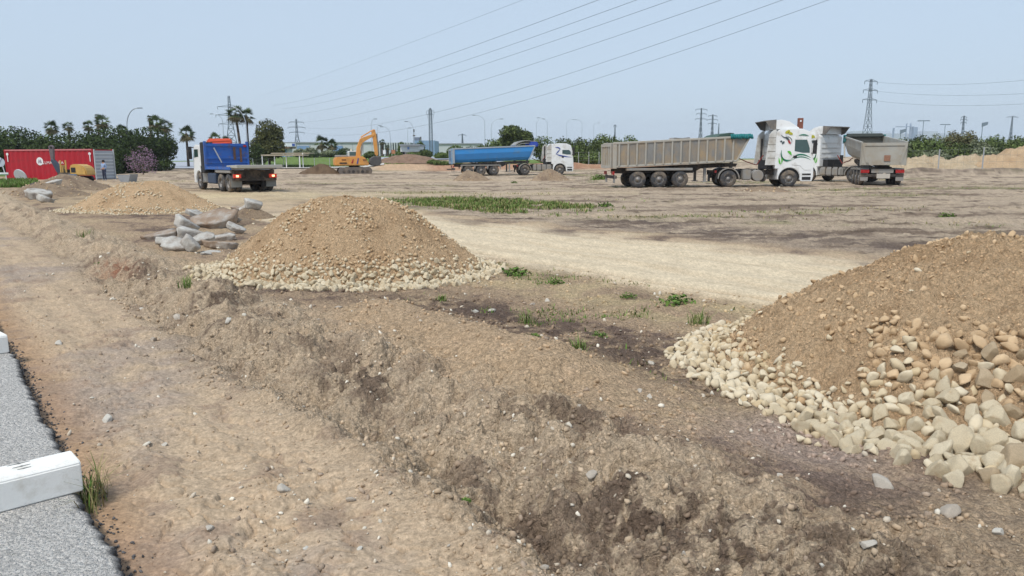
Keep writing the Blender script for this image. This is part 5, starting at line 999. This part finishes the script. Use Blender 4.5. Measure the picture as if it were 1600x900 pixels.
bm_ = limb([(.2, 1.8), (.35, 3.0), (.75, 3.95), (1.1, 4.1), (2.35, 4.55), (2.42, 4.3), (1.4, 3.75), (.95, 3.45), (.75, 2.9), (.75, 1.8)], .42, 'boom', m_or, t)
st = limb([(2.05, 4.75), (2.2, 4.98), (2.45, 4.95), (2.55, 4.4), (2.72, 2.2), (2.55, 2.0), (2.35, 2.2), (2.15, 4.2)], .32, 'stick', m_or, t)
b = MB(); b.tube((.75, -.26, 1.9), (1.05, -.26, 3.5), .08, .06, 8); b.tube((.75, .26, 1.9), (1.05, .26, 3.5), .08, .06, 8); b.build('boom_cylinder', m_grey, bm_); MB().tube((.85, 0, 4.1), (2.1, 0, 4.85), .075, .06, 8).build('stick_cylinder', m_or, bm_); MB().tube((2.62, 0, 4.5), (2.8, 0, 2.5), .065, .05, 8).build('bucket_cylinder', m_grey, st)
MB().prism([(2.95, 2.05), (2.2, 2.0), (1.75, 1.75), (1.65, 1.25), (1.95, .95), (2.75, .95), (3.0, 1.3)], -.55, .55).build('bucket', mat('bucket_steel', srgb(88, 86, 86), .7, .15, 4, dirt=srgb(150, 134, 116), dirt_amt=.2), t, bevel=.04)
# ------------------------------------------------------------------ red container and what stands round it
A = XY(8, 69.5); B = XY(146, 67.5); L = math.hypot(B[0] - A[0], B[1] - A[1]); ca = math.atan2(B[1] - A[1], B[0] - A[0]); cz = gz(*A)
t = thing('shipping_container', 'long red shipping container with white round logo, standing before dark pines', 'container', (A[0], A[1], cz - .1), ca); H = 2.78; m_redc = mat('red_container_paint', srgb(178, 28, 44), .5, .06, 1.5, dirt=srgb(140, 40, 46), dirt_amt=.2)
V = []; n = int(L / .14); b = MB()
for k in range(n):
    x0_, x1_ = .1 + (L - .2) * k / n, .1 + (L - .2) * (k + 1) / n; ph = k % 4; ya, yb = {0: (0, 0), 1: (0, .05), 2: (.05, .05), 3: (.05, 0)}[ph]; b.add([(x0_, ya, .15), (x1_, yb, .15), (x1_, yb, H - .1), (x0_, ya, H - .1)], [(0, 1, 2, 3)])
b.build('corrugated_side', m_redc, t)
MB().box(.06, L - .06, .08, 2.44, .12, H - .05).build('box_shell', m_redc, t)
for x in (0, L - .1):
    for y in (-.04, 2.36): MB().box(x, x + .1, y, y + .12, 0, H).build('corner_post', m_redc, t)
MB().box(.1, L - .1, -.04, .08, H - .12, H).build('top_rail', mat('pale_red_rail', srgb(206, 120, 124), .6), t); MB().box(.1, L - .1, -.04, .08, 0, .16).build('bottom_rail', m_redc, t)
m_wp = mat('white_print', srgb(236, 236, 236), .6, .03)
# round logo: white disc with a red-and-grey peaked A, then lettering
dx = (63 - 8) / 138 * L; dz = H - (253.5 - 235.5) / 47 * H * 1.0; b = MB(); b.tube((dx, -.012, dz), (dx, -.006, dz), .36, .36, 32); lg = b.build('logo_disc', m_wp, t)
b = MB()
for (u0, u1, u2) in ((-.2, -.06, .06), (.0, .1, .22)): b.prism([(dx + u0, dz - .17), (dx + u1, dz + .2), (dx + u2, dz - .17), (dx + u2 - .07, dz - .17), (dx + u1, dz + .06), (dx + u0 + .07, dz - .17)], -.02, -.0125)
b.build('logo_peak', mat('logo_grey', srgb(116, 110, 130), .6), lg)
b = MB(); b.prism([(dx + .3, dz - .12), (dx + .44, dz - .24), (dx + .28, dz - .26)], -.012, -.006); b.build('logo_tail', m_wp, lg)
for txt, ox in (('LMAN', .5), ('RA', 1.98)):
    o = link('lettering', text_mesh(txt, .34, m_wp), t, (dx + ox, -.016, dz - .24), (R(90), 0, 0)); o.scale = (1.25, 1, 1)
for x in (.32, L - .32):
    b = MB(); b.tube((x, -.03, H - .42), (x, -.012, H - .42), .13, .13, 16); b.box(x - .04, x + .04, -.03, -.012, H - 1.1, H - .5); b.build('white_latch_mark', m_wp, t)
# pale slatted end door
ex0 = L + .002; b = MB(); b.box(ex0, ex0 + .05, .06, 2.4, .12, H - .14); dl = b.build('end_door', mat('pale_grey_door', srgb(172, 178, 186), .6, .06), t)
for k in range(8): MB().box(ex0 + .051, ex0 + .10, .1, 2.3, .22 + .3 * k, .33 + .3 * k).build('door_slat', mat('door_slat_paint', srgb(206, 210, 214), .6, .05), dl)
for y in (.0, 2.36): MB().box(ex0 + .051, ex0 + .13, y, y + .1, .02, H - .02).build('door_edge_post', mat('door_post', srgb(190, 194, 198), .6), dl)
# half-round white disc leaning on the container
p = AT(33, 282, 67.6); dk = thing('round_lid', 'large white round lid leaning upright against the red container', 'lid', (p.x, p.y, gz(p.x, p.y)), ca); b = MB(); b.tube((0, -.06, .32), (0, .04, .36), .63, .63, 36); b.build('disc', mat('white_lid', srgb(198, 208, 214), .6, .05), dk, bevel=.02); MB().box(-.012, .012, -.075, -.06, -.1, .9).build('seam', m_hub, dk)
# small yellow loader with raised arm
lx_, ly_ = XY(112, 63); t = thing('mini_excavator', 'small yellow machine with raised dark digging arm in front of the red container', 'mini excavator', (lx_, ly_, gz(lx_, ly_)), R(-4)); m_y = mat('yellow_machine_paint', srgb(206, 166, 92), .5, .1, 3, dirt=srgb(150, 120, 80), dirt_amt=.2)
for sd in (-1, 1): MB().prism([(-.9, .0), (-1.0, .2), (-.85, .45), (1.2, .45), (1.4, .2), (1.25, 0)], sd * .6 - .16, sd * .6 + .16).build('track', m_black, t, bevel=.04)
MB().prism([(.15, .5), (.15, 1.25), (.35, 1.42), (.9, 1.4), (1.4, 1.2), (1.55, .9), (1.6, .5)], -.65, .65).build('engine_cover', m_y, t, bevel=.08, seg=2); MB().box(.3, .68, -.67, -.651, .75, 1.15).build('air_vent', m_black, t); MB().box(.05, .75, -.72, -.3, .3, .62).build('blue_tank', mat('blue_grey_tank', srgb(78, 104, 134), .5), t, bevel=.03)
MB().box(-.95, .15, -.6, .6, .5, .75).build('deck', m_chass, t); MB().box(-.55, -.1, -.3, .3, .75, 1.0).build('seat', m_black, t, bevel=.04)
for x in (-.7, -.25):
    MB().beam((x, -.45, .7), (x, -.45, 1.75), .09).build('roll_bar', m_y, t)
MB().prism([(-1.0, .55), (-.9, 1.35), (-.75, 1.35), (-.65, .55)], -.2, .2).build('boom_foot', m_y, t)
ar = MB().prism([(-.85, 1.0), (-1.45, 1.75), (-1.65, 1.85), (-1.75, 1.7), (-1.35, .8), (-1.0, .5)], -.16, .16).build('boom', mat('dark_blue_arm', srgb(66, 76, 92), .6, .12, 4), t, bevel=.03); MB().prism([(-1.75, 1.65), (-1.85, 2.9), (-1.6, 3.0), (-1.42, 2.85), (-1.5, 1.7)], -.11, .11).build('dipper_arm', mat('grey_arm', srgb(112, 100, 104), .6, .12, 4), t, bevel=.03); MB().tube((-1.6, -.13, 2.78), (-1.6, .13, 2.78), .1, .1, 12).build('arm_pin', m_black, t)
# grey mixing trough
gx, gy = XY(197, 62); t = thing('metal_skip', 'grey metal trough standing on the ground right of the worker', 'skip', (gx, gy, gz(gx, gy)), R(-10)); b = MB()
b.prism([(-.62, .55), (-.3, .0), (.42, .0), (.62, .62), (.52, .62), (.36, .08), (-.26, .08), (-.52, .55)], -.5, .5); b.build('trough', mat('skip_steel', srgb(150, 152, 156), .6, .1, 3), t)
for y in (-.49, .45): MB().prism([(-.5, .5), (-.26, .08), (.36, .08), (.52, .57)], y, y + .04).build('end_plate', mat('skip_steel', (.3, .3, .3)), t)
# leaning road sign and barrier at the far left
sx, sy = XY(6, 62); t = thing('road_sign', 'white round sign on a leaning pole at the far left, before the container', 'sign', (sx, sy, gz(sx, sy)), 0); MB().tube((.12, 0, -.1), (-.3, 0, 2.0), .035).build('pole', m_wp, t); b = MB(); b.tube((-.28, -.05, 1.6), (-.28, -.02, 1.6), .36, .36, 24); b.build('sign_plate', mat('sign_face', srgb(196, 204, 216), .5), t); MB().beam((-.5, -.056, 1.3), (-.1, -.056, 1.95), .05, .01).build('sign_bar', mat('sign_bar_blue', srgb(96, 100, 130), .5), t)
bx, by = XY(-8, 61); t = thing('barrier_rail', 'white and green horizontal barrier rail at the left edge', 'barrier', (bx, by, gz(bx, by)), 0); MB().box(-1.2, .95, -.02, .02, .66, .80).build('rail', m_wp, t); MB().box(-1.2, .95, -.02, .02, .585, .655).build('rail_stripe', mat('green_stripe', srgb(70, 130, 90), .6), t)
for x in (-.9, .7): MB().box(x, x + .05, .021, .06, -.05, .8).build('leg', m_wp, t)
# worker
def person():
    px, py = XY(161, 64.5); z = gz(px, py); t = thing('person', 'worker in pale blue top and dark trousers standing right of the red container', 'person', (px, py, z), R(-20))
    J = {'pel': (0, 0, .95, .15), 'ch': (0, .0, 1.28, .17), 'nk': (0, .0, 1.48, .075), 'hd': (0, -.02, 1.6, .10), 'ht': (0, -.02, 1.7, .085), 'lk': (-.11, -.02, .5, .075), 'lf': (-.12, .02, .08, .055), 'lt': (-.13, -.12, .04, .045), 'rk': (.12, -.03, .5, .075), 'rf': (.13, .02, .08, .055), 'rt': (.14, -.12, .04, .045), 'lh': (-.1, 0, .86, .11), 'rh': (.1, 0, .86, .11),
         'ls': (-.2, 0, 1.4, .075), 'le': (-.27, .04, 1.12, .052), 'lw': (-.22, -.12, .95, .038), 'lp': (-.2, -.18, .92, .04), 'rs': (.2, 0, 1.4, .075), 're': (.27, .04, 1.12, .052), 'rw': (.2, -.16, 1.05, .038), 'rp': (.17, -.22, 1.04, .04)}
    E = ['pel ch', 'ch nk', 'nk hd', 'hd ht', 'pel lh', 'lh lk', 'lk lf', 'lf lt', 'pel rh', 'rh rk', 'rk rf', 'rf rt', 'ch ls', 'ls le', 'le lw', 'lw lp', 'ch rs', 'rs re', 're rw', 'rw rp']; K = list(J)
    me = bpy.data.meshes.new('body'); me.from_pydata([J[k][:3] for k in K], [tuple(K.index(q) for q in e.split()) for e in E], []); o = bpy.data.objects.new('body', me); COL.objects.link(o); sk = o.modifiers.new('skin', 'SKIN'); o.modifiers.new('sub', 'SUBSURF').levels = 2
    for i, k in enumerate(K): me.skin_vertices[0].data[i].radius = (J[k][3],) * 2; me.skin_vertices[0].data[i].use_root = (k == 'pel')
    me2 = bpy.data.meshes.new_from_object(o.evaluated_get(bpy.context.evaluated_depsgraph_get())); bpy.data.objects.remove(o)
    me2.materials.clear()
    for m in (mat('skin', srgb(190, 146, 120), .6), mat('pale_blue_shirt', srgb(150, 172, 206), .9, .1, 8), mat('dark_trousers', srgb(60, 66, 88), .9, .1, 8), mat('pale_shoes', srgb(180, 180, 180), .8)): me2.materials.append(m)
    for p in me2.polygons:
        c = p.center; p.material_index = 3 if c.z < .1 else 2 if c.z < .97 and abs(c.x) < .19 and c.y > -.14 else 0 if (c.z > 1.46 or (c.z < 1.1 and c.y < -.1)) else 1; p.use_smooth = True
    link('body', me2, t); b = MB(); b.lathe([(.118, 1.6), (.125, 1.68), (.1, 1.76), (.0, 1.79)], 14, 'z'); o = b.build('hair', mat('dark_hair', srgb(50, 44, 42), .9), t, True); o.location = (0, .0, -.02)
person()
# ------------------------------------------------------------------ behind the site: buildings
def zAt(px, py, depth): return AT(px, py, depth).z
def block(b, px0, px1, y_top, y_bot, d, dep=10., m=None):
    x0, x1 = XY(px0, d)[0], XY(px1, d)[0]; b.box(x0, x1, d, d + dep, zAt((px0 + px1) / 2, y_bot, d), zAt((px0 + px1) / 2, y_top, d)); return b
m_wall = mat('pale_wall', srgb(200, 204, 206), .8, .05, .3); m_wall2 = mat('white_wall', srgb(222, 224, 222), .8, .04, .3); m_bdoor = mat('blue_door', srgb(126, 156, 196), .6, .04, .5); m_roofe = mat('grey_roof_edge', srgb(150, 154, 160), .7)
D = 205; t = thing('warehouse', 'long pale warehouse with blue doors behind the lawn', 'warehouse', (*XY(500, D), 0)); O = Vector((*XY(500, D), 0))
def part(name, m, par, px0, px1, yt, yb, d, dep): 
    b = MB(); b.M = Matrix.Translation(-O); block(b, px0, px1, yt, yb, d, dep); return b.build(name, m, par)
part('wall', m_wall, t, 432, 588, 223.5, 250, D, 25); part('roof_edge', m_roofe, t, 431, 589, 221.8, 223.4, D - .3, 26)
for a, c in ((465, 484), (517, 536)): part('door', m_bdoor, t, a, c, 228, 246, D - .25, .2)
part('window', m_bdoor, t, 441, 455, 229, 236, D - .2, .15)
sg = part('sign_panel', mat('white_sign', srgb(228, 232, 238), .5), t, 446, 463, 223.8, 229, D - .3, .2); b = MB(); b.M = Matrix.Translation(-O)
block(b, 457.5, 462, 224.4, 228.4, D - .34, .03); b.build('sign_mark', mat('sign_blue', srgb(60, 90, 170), .5), sg)
gr = part('slatted_wall', mat('slat_back', srgb(130, 138, 144), .8), t, 588.5, 642, 223, 250, D - .1, 20)
for k in range(14): part('wall_fin', mat('pale_fin', srgb(206, 212, 214), .7), gr, 589 + k * 3.9, 590.5 + k * 3.9, 222.5, 250, D - .8, .6)
for k in range(9): part('wall_panel_joint', m_roofe, t, 436 + k * 16.5, 436.35 + k * 16.5, 224, 246, D - .06, .05)
D = 128; O = Vector((*XY(640, D), 0)); t = thing('small_building', 'small two-storey white building with flat roof beside the far road', 'building', O)
part('upper_storey', m_wall2, t, 626, 655.5, 227.5, 237, D, 7); part('roof_slab', m_roofe, t, 624.5, 657, 225.4, 227.4, D - .6, 8.5); part('ground_storey', mat('cream_wall', srgb(206, 200, 190), .8), t, 627, 640, 237.1, 250, D + .5, 5); part('window', m_black, t, 629, 632.5, 238, 241, D + .42, .1); part('wall_sign', mat('blue_notice', srgb(120, 150, 200), .5), t, 637, 640, 229.5, 233.5, D - .06, .05); part('lower_wing', mat('cream_wall', (0, 0, 0)), t, 640.1, 654, 237.1, 250, D + 3, 3)
D = 250; O = Vector((*XY(665, D), 0)); t = thing('office_block', 'blue-grey cladded block with rooftop unit, left of the tall lattice mast', 'building', O)
part('wall', mat('blue_cladding', srgb(142, 168, 200), .6, .04, .3), t, 646, 679.5, 219.5, 250, D, 15)
for k in range(5): part('cladding_joint', mat('joint_blue', srgb(120, 146, 180), .6), t, 651 + k * 5.5, 651.3 + k * 5.5, 220, 246, D - .06, .05)
part('rooftop_unit', mat('grey_unit', srgb(120, 128, 140), .7), t, 647.5, 656, 214.5, 219.4, D + 2, 5); part('rooftop_pipe', m_hub, t, 657, 658.8, 213.8, 219.4, D + 2, 1)
D = 290; O = Vector((*XY(715, D), 0)); t = thing('low_shed', 'long low grey shed behind the rear of the blue trailer', 'shed', O)
part('wall', m_wall, t, 680, 752, 225.5, 246, D, 15); part('roof_edge', m_roofe, t, 679.5, 752.5, 223.8, 225.4, D - .4, 16)
D = 150; O = Vector((*XY(445, D), 0)); t = thing('kiosk', 'small brown-roofed kiosk with a pale blue wall beside the olive-green tree', 'kiosk', O); part('wall', mat('kiosk_blue', srgb(150, 186, 216), .7), t, 438, 448, 232, 246, D, 3); part('roof', mat('brown_roof', srgb(128, 106, 90), .9), t, 440, 453, 229.4, 231.9, D - .5, 4.5); part('side_wall', m_wall, t, 448.1, 452, 232, 246, D + .3, 2.5)
# canopy on white posts in front of the lawn
D = 106; O = Vector((*XY(455, D), 0)); t = thing('canopy_shelter', 'low flat-roofed canopy on thin white posts at the lawn edge', 'shelter', O)
part('roof', mat('beige_roof', srgb(176, 164, 142), .9, .1, 1), t, 408, 474, 241.3, 243.4, D, 3); part('upper_roof', mat('beige_roof', (0, 0, 0)), t, 424, 484, 238.6, 240.4, D + 3.2, 3)
for q in (409, 428.3, 446.5, 467.5, 472.5): part('post', m_wp, t, q, q + 1.2, 243.4 if q != 472.5 else 239, 262, D + (.05 if int(q) % 2 else .5), .12)
# rusty column behind the white cab
D = 58; t = thing('steel_column', 'rust-red column with a white spot rising behind the white cab roof', 'column', (*XY(1247, D), gz(*XY(1247, D)))); hh = zAt(1247, 184.5, D) - gz(*XY(1247, D)); MB().box(-.18, .18, -.15, .15, -.1, hh).build('shaft', mat('rust_red', srgb(132, 82, 66), .85, .15, 3, .3, 20), t, bevel=.02); MB().tube((-.03, -.17, hh - .22), (-.03, -.151, hh - .22), .07, .07, 12).build('white_spot', m_wp, t)
# ------------------------------------------------------------------ fences and bollards
def fence(label, posts, top, m_post, wires=4, r=.045):
    P = [Vector((*XY(px, d), gz(*XY(px, d)))) for px, d in posts]; O = P[0]; t = thing('wire_fence', label, 'fence', O)
    for p in P: b = MB(); b.tube(p - O - Vector((0, 0, .2)), p - O + Vector((0, 0, top)), r, r, 6); b.build('post', m_post, t)
    b = MB()
    for a, c in zip(P[:-1], P[1:]):
        for k in range(wires): z = Vector((0, 0, .15 + (top - .25) * k / (wires - 1))); b.tube(a - O + z, c - O + z, .007, .007, 4)
        n = max(2, int((c - a).length / .5))
        for k in range(n): q = a.lerp(c, k / n) - O; b.tube(q + Vector((0, 0, .1)), q + Vector((0, 0, top - .1)), .005, .005, 4)
    b.build('wire_mesh', mat('fence_wire', srgb(140, 142, 142), .5, metal=.5), t); return t
m_gpost = mat('galvanised_post', srgb(176, 180, 184), .5, .05, metal=.3)
fence('wire fence on grey posts between the blue truck and the grey trailer', [(888 + 16 * k, 109) for k in range(6)], 1.9, m_gpost)
fence('wire fence on pale posts in front of the sand bank', [(1385, 73), (1467, 73), (1536, 72), (1610, 71)], 2.1, m_gpost, 4, .06)
fence('thin wire fence in front of the lawn left of the excavator', [(395 + 24 * k, 107.2) for k in range(8)], 1.4, m_gpost, 3, .04)
for i, (px, yb, yt) in enumerate(((181, 264, 249), (217, 266, 249), (248, 264, 250))):
    d = 100; x, y = XY(px, d); t = thing('bollard', ['white marker post nearest the worker, by the road', 'white marker post at the foot of the tall lamp post', 'white marker post at the right, below the pines'][i], 'marker post', (x, y, gz(x, y)), 0, 'white marker posts by the road'); h = 1.35; MB().tube((0, 0, -.1), (0, 0, h), .1, .09, 10).build('post', m_wp, t); MB().tube((0, 0, h), (0, 0, h + .06), .06, .02, 10).build('cap', m_wp, t)
x, y = XY(240, 103); t = thing('road_sign', 'small blue-grey sign on a post below the pines', 'sign', (x, y, gz(x, y))); MB().tube((0, 0, -.1), (0, 0, 1.9), .035).build('pole', m_gpost, t); MB().box(-.3, .3, -.06, -.036, 1.3, 1.9).build('sign_plate', mat('sign_blue_grey', srgb(120, 134, 160), .5), t)
x, y = XY(601, 122); t = thing('road_sign', 'small white sign board beside the far road, right of the excavator', 'sign', (x, y, gz(x, y))); MB().tube((0, 0, -.1), (0, 0, 1.4), .035).build('pole', m_gpost, t); MB().box(-.22, .22, -.06, -.036, .9, 1.5).build('sign_plate', m_wp, t)
x, y = XY(615, 124); t = thing('works_sign', 'orange-brown works sign on two posts beside the far road', 'sign', (x, y, gz(x, y)))
for q in (-.25, .25): MB().tube((q, 0, -.1), (q, 0, 1.6), .03).build('pole', m_gpost, t)
MB().box(-.3, .3, -.06, -.036, .9, 1.5).build('sign_plate', mat('sign_orange', srgb(176, 120, 84), .6), t)
# ------------------------------------------------------------------ lamp posts
m_lamp = mat('lamp_post_steel', srgb(178, 186, 194), .5, .04, metal=.3); m_lamp_d = mat('lamp_head', srgb(120, 128, 136), .5)
def lamp(px, depth, top_py, arm, label, double=False, r=.09, curve_h=1.6, group='street lamps'):
    x, y = XY(px, depth); z0 = gz(x, y); H = zAt(px, top_py, depth) - z0; t = thing('street_lamp', label, 'street lamp', (x, y, z0), 0, group); MB().tube((0, 0, -.2), (0, 0, H - curve_h), r, r * .6, 8).build('pole', m_lamp, t)
    for s in ((1, -1) if double else (1,)):
        a = arm * s; P = [Vector((a * (1 - math.cos(q)), 0, H - curve_h + curve_h * math.sin(q))) for q in [PI / 2 * k / 7 for k in range(8)]]; b = MB(); b.path(P, r * .55, 6); b.build('arm', m_lamp, t); hd = MB().box(min(a, a + .7 * math.copysign(1, a)), max(a, a + .7 * math.copysign(1, a)), -.13, .13, H - .05, H + .07); hd.build('lamp_head', m_lamp_d, t, bevel=.03)
    return t
lamp(203, 108, 169, 1.7, 'tall lamp post with curved arm in front of the pines', r=.12, curve_h=2.6, group=None)
lamp(388, 104, 168, -1.6, 'lamp post with curved arm in front of the tall palms', r=.11, curve_h=2.6, group=None)
lamp(352, 160, 178, -1.8, 'lamp post behind the blue headboard, below the big lattice tower', r=.1)
for i, (px, d, ty, arm, lb) in enumerate(((582, 150, 186, .5, 'lamp post just above the excavator stick'), (591, 165, 196, .3, 'thin lamp post right of the excavator stick'), (611, 140, 198, -1.2, 'lamp post with two short arms left of the white building'), (638, 170, 200, .2, 'short thin lamp post above the white building'), (647, 140, 190, -.9, 'curved lamp post above the white building'),
        (758, 160, 180, -1.9, 'lamp post with left arm above the blue trailer'), (768, 165, 186, 1.9, 'lamp post with right arm above the blue trailer'), (855, 190, 184, -1.9, 'lamp post with left arm above the blue truck cab'), (838, 230, 186, 1.9, 'faint lamp post with right arm left of the blue truck cab'), (885, 260, 187, 1.9, 'faint lamp post right of the blue truck cab'), (909, 260, 187, -1.9, 'faint lamp post midway above the trees'), (927, 320, 192, 1.8, 'far faint lamp post above the trees near the grey trailer'))):
    lamp(px, d, ty, arm, lb, r=.07)
x, y = XY(648, 136); t = thing('camera_mast', 'dark mast with equipment boxes above the small white building', 'mast', (x, y, gz(x, y))); H = zAt(648, 202, 136) - gz(x, y); MB().tube((0, 0, -.2), (0, 0, H), .06, .05, 6).build('pole', m_lamp, t); MB().box(-.1, .1, -.1, .1, H - .5, H).build('antenna', m_hub, t); MB().box(-.2, .2, -.15, .15, H - 1.2, H - 1.0).build('box', m_hub, t)
# ------------------------------------------------------------------ lattice towers and lines
m_latt = mat('lattice_steel', srgb(112, 122, 134), .6, .05, metal=.2)
def pylon(px, depth, top_py, arms, label, bw=2.2, tw=.5, waist=.62, beam=.13, seg=9, name='lattice_tower', z0=None, peak=True, group='lattice towers'):
    """arms: list of (photo row, half length in metres)"""
    x, y = XY(px, depth); z0 = gz(x, y) if z0 is None else z0; H = zAt(px, top_py, depth) - z0; t = thing(name, label, 'pylon', (x, y, z0), R(20), group); b = MB()
    def w(f): return bw + (tw - bw) * min(1, f / waist) if f < waist else tw * (1 - .6 * (f - waist) / (1 - waist))
    lv = [H * (1 - (1 - k / seg) ** 1.25) for k in range(seg + 1)]
    for k in range(seg):
        a, c = w(lv[k] / H), w(lv[k + 1] / H); A = [(-a, -a, lv[k]), (a, -a, lv[k]), (a, a, lv[k]), (-a, a, lv[k])]; B = [(-c, -c, lv[k + 1]), (c, -c, lv[k + 1]), (c, c, lv[k + 1]), (-c, c, lv[k + 1])]
        for i in range(4): j = (i + 1) % 4; b.beam(A[i], B[i], beam); b.beam(A[i], B[j], beam * .55); b.beam(A[j], B[i], beam * .55); b.beam(B[i], B[j], beam * .55)
    b.build('lattice_mast', m_latt, t)
    for py_, l in arms:
        z = zAt(px, py_, depth) - z0; c = w(z / H); a = MB()
        for s in (-1, 1):
            for q in (-c, c): a.beam((0, q, z), (s * l, 0, z), beam * .7); 
            a.beam((0, 0, z + .09 * l + .4), (s * l, 0, z), beam * .6); a.beam((s * l, 0, z), (s * l, 0, z - .9), beam * .8)
        a.build('cross_arm', m_latt, t)
    return Vector((x, y, z0 + H))
pylon(364, 290, 150, [(167, 4.2), (180, 5.0), (194, 4.2)], 'big lattice tower left of the tall palms', 3.0, .7, beam=.2, seg=11)
pylon(466, 480, 186, [(191, 4.5), (199, 5.2), (207, 4.5)], 'lattice tower on the skyline right of the olive-green tree', 3.2, .6, beam=.26)
pylon(674, 200, 169, [(173.5, 1.0), (179, .8)], 'slim lattice mast rising left of the blue trailer', .42, .34, .95, .07, 18, peak=False)
pylon(1352, 230, 124, [(127, 2.4), (141, 2.7), (156, 2.7)], 'tall lattice tower above the grey tipper on the right', 1.35, .5, .6, .14, 12)
pylon(1093, 520, 169, [(171, 4.5), (178, 4.0), (186, 4.5)], 'far lattice tower above the grey trailer, left of the pair', 1.8, .5, beam=.24); pylon(1111, 600, 179, [(181, 4), (187, 4.6), (193, 4)], 'far lattice tower above the grey trailer, right of the pair', 2.2, .6, beam=.3)
pylon(1121, 420, 193, [], 'thin dark mast beside the pair of far towers', .5, .2, beam=.2, name='lattice_mast_thin'); pylon(960, 420, 195, [(196, .8)], 'thin mast on the skyline above the rear of the grey trailer', .7, .25, beam=.2, name='lattice_mast_thin'); pylon(723, 600, 209, [(211, 3)], 'tiny far tower above the rear of the blue trailer', 2., .5, beam=.35)
pylon(1500, 520, 181, [(183, 2.5), (187, 3), (191.5, 2.5)], 'small far lattice tower above the two brown bushes', 1.6, .5, beam=.28); pylon(1575, 900, 182, [(183, 9)], 'faint T-shaped tower at the far right', 2.0, .8, beam=.5)
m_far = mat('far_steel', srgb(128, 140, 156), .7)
for i, (px, ty, d, lb) in enumerate(((1438, 188, 420, 'floodlight mast left of the small lattice tower'), (1472, 194, 480, 'lower floodlight mast between the far masts'), (1404, 203, 420, 'short dark mast just right of the grey tipper'), (1530, 192, 420, 'floodlight mast right of the brown bushes'))):
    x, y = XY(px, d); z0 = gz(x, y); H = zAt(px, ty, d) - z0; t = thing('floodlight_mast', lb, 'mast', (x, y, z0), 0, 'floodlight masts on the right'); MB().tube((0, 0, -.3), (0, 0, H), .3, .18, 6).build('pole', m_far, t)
    if i < 2: MB().box(-3.2, 3.2, -.3, .3, H - .5, H).build('light_bar', m_far, t)
    else: MB().prism([(-.3, H - 2.2), (-.3, H), (2.6, H + .6), (2.6, H - 1)], -.4, .4).build('light_head', m_far, t)
# far industrial plant
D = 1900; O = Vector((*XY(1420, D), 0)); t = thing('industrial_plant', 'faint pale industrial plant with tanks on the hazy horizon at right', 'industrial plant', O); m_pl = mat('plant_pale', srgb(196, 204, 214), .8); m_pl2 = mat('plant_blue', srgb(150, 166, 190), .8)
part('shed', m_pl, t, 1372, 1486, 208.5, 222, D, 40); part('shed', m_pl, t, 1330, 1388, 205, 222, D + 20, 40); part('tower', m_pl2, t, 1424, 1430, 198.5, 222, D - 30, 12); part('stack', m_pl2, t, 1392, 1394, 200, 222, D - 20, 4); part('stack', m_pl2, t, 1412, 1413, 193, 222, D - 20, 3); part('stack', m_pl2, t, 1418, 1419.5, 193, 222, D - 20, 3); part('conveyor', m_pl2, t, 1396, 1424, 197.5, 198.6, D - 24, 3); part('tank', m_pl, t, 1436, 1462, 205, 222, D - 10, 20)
# overhead wires: each hangs from a far tower over the site and out over the top of the frame
m_wire = mat('wire', srgb(96, 104, 112), .5, metal=.3)
def wire(far, mid, end, label, r=.03, ext=.6, group='overhead lines across the sky'):
    A = AT(*far); B = AT(*end); a, b = Vector((A.x, A.y)), Vector((B.x, B.y)); u = (mid[0] - 800) / 1187.0
    s = (u * a.y - a.x) / ((b.x - a.x) - u * (b.y - a.y)); pm = a + (b - a) * s; zm = AT(mid[0], mid[1], pm.y).z
    M3 = np.array([[0, 0, 1], [s * s, s, 1], [1, 1, 1]]); c = np.linalg.solve(M3, [A.z, zm, B.z]); c[0] = max(c[0], 0); c[1] = B.z - A.z - c[0]; c[2] = A.z
    P = []
    for k in range(60): f = (1 + ext) * k / 59; p = a + (b - a) * f; P.append(Vector((p.x, p.y, c[0] * f * f + c[1] * f + c[2])))
    o = thing('power_line', label, 'power line', P[0], 0, group); mb = MB(); mb.M = Matrix.Translation(-P[0])
    mb.path(P, r, 4); mb.build('cable', m_wire, o)
EN = 118
for i, (f, m, e) in enumerate((((405, 150), (580, 92), (822, -2)), ((425, 165), (640, 108), (940, -2)), ((440, 170), (690, 108), (1000, -2)), ((466, 178), (730, 110), (1055, -2)), ((474, 191), (800, 111), (1132, -2)), ((470, 199), (830, 134), (1228, -2)), ((474, 207), (900, 133), (1300, -2)))):
    wire((*f, 480), m, (*e, EN), ['uppermost overhead line, leaving the top nearest the left', 'second overhead line from the left at the top', 'third overhead line from the left at the top', 'middle overhead line at the top of the picture', 'fifth overhead line from the left at the top', 'sixth overhead line, second lowest of the bundle', 'lowest overhead line, leaving the top farthest right'][i], .018 if i == 0 else .03)
for i, (y0, y1, y2) in enumerate(((127, 132, 125), (141, 149, 146), (156, 165, 162))):
    wire((1356 + i, y0, 230), (1480, y1), (1605, y2, 160), ['top', 'middle', 'lowest'][i] + ' wire running right from the tall tower', .022, .5, 'wires of the tall tower')
# ------------------------------------------------------------------ haze
def haze():
    b = MB(); b.box(-2500, 2500, -2500, 2500, -1.5, 98); o = b.build('haze', None); o.data.materials.clear()
    m = bpy.data.materials.new('haze_air'); m.use_nodes = True; n = m.node_tree; n.nodes.remove(n.nodes['Principled BSDF']); v = n.nodes.new('ShaderNodeVolumePrincipled'); v.inputs['Color'].default_value = (.86, .92, 1.0, 1); v.inputs['Density'].default_value = HAZE; v.inputs['Anisotropy'].default_value = .1
    n.links.new(v.outputs[0], n.nodes['Material Output'].inputs['Volume']); o.data.materials.append(m); o['kind'] = 'stuff'; o['label'] = 'thin pale haze over the whole site'; o['category'] = 'haze'
HAZE = .0002
if HAZE: haze()
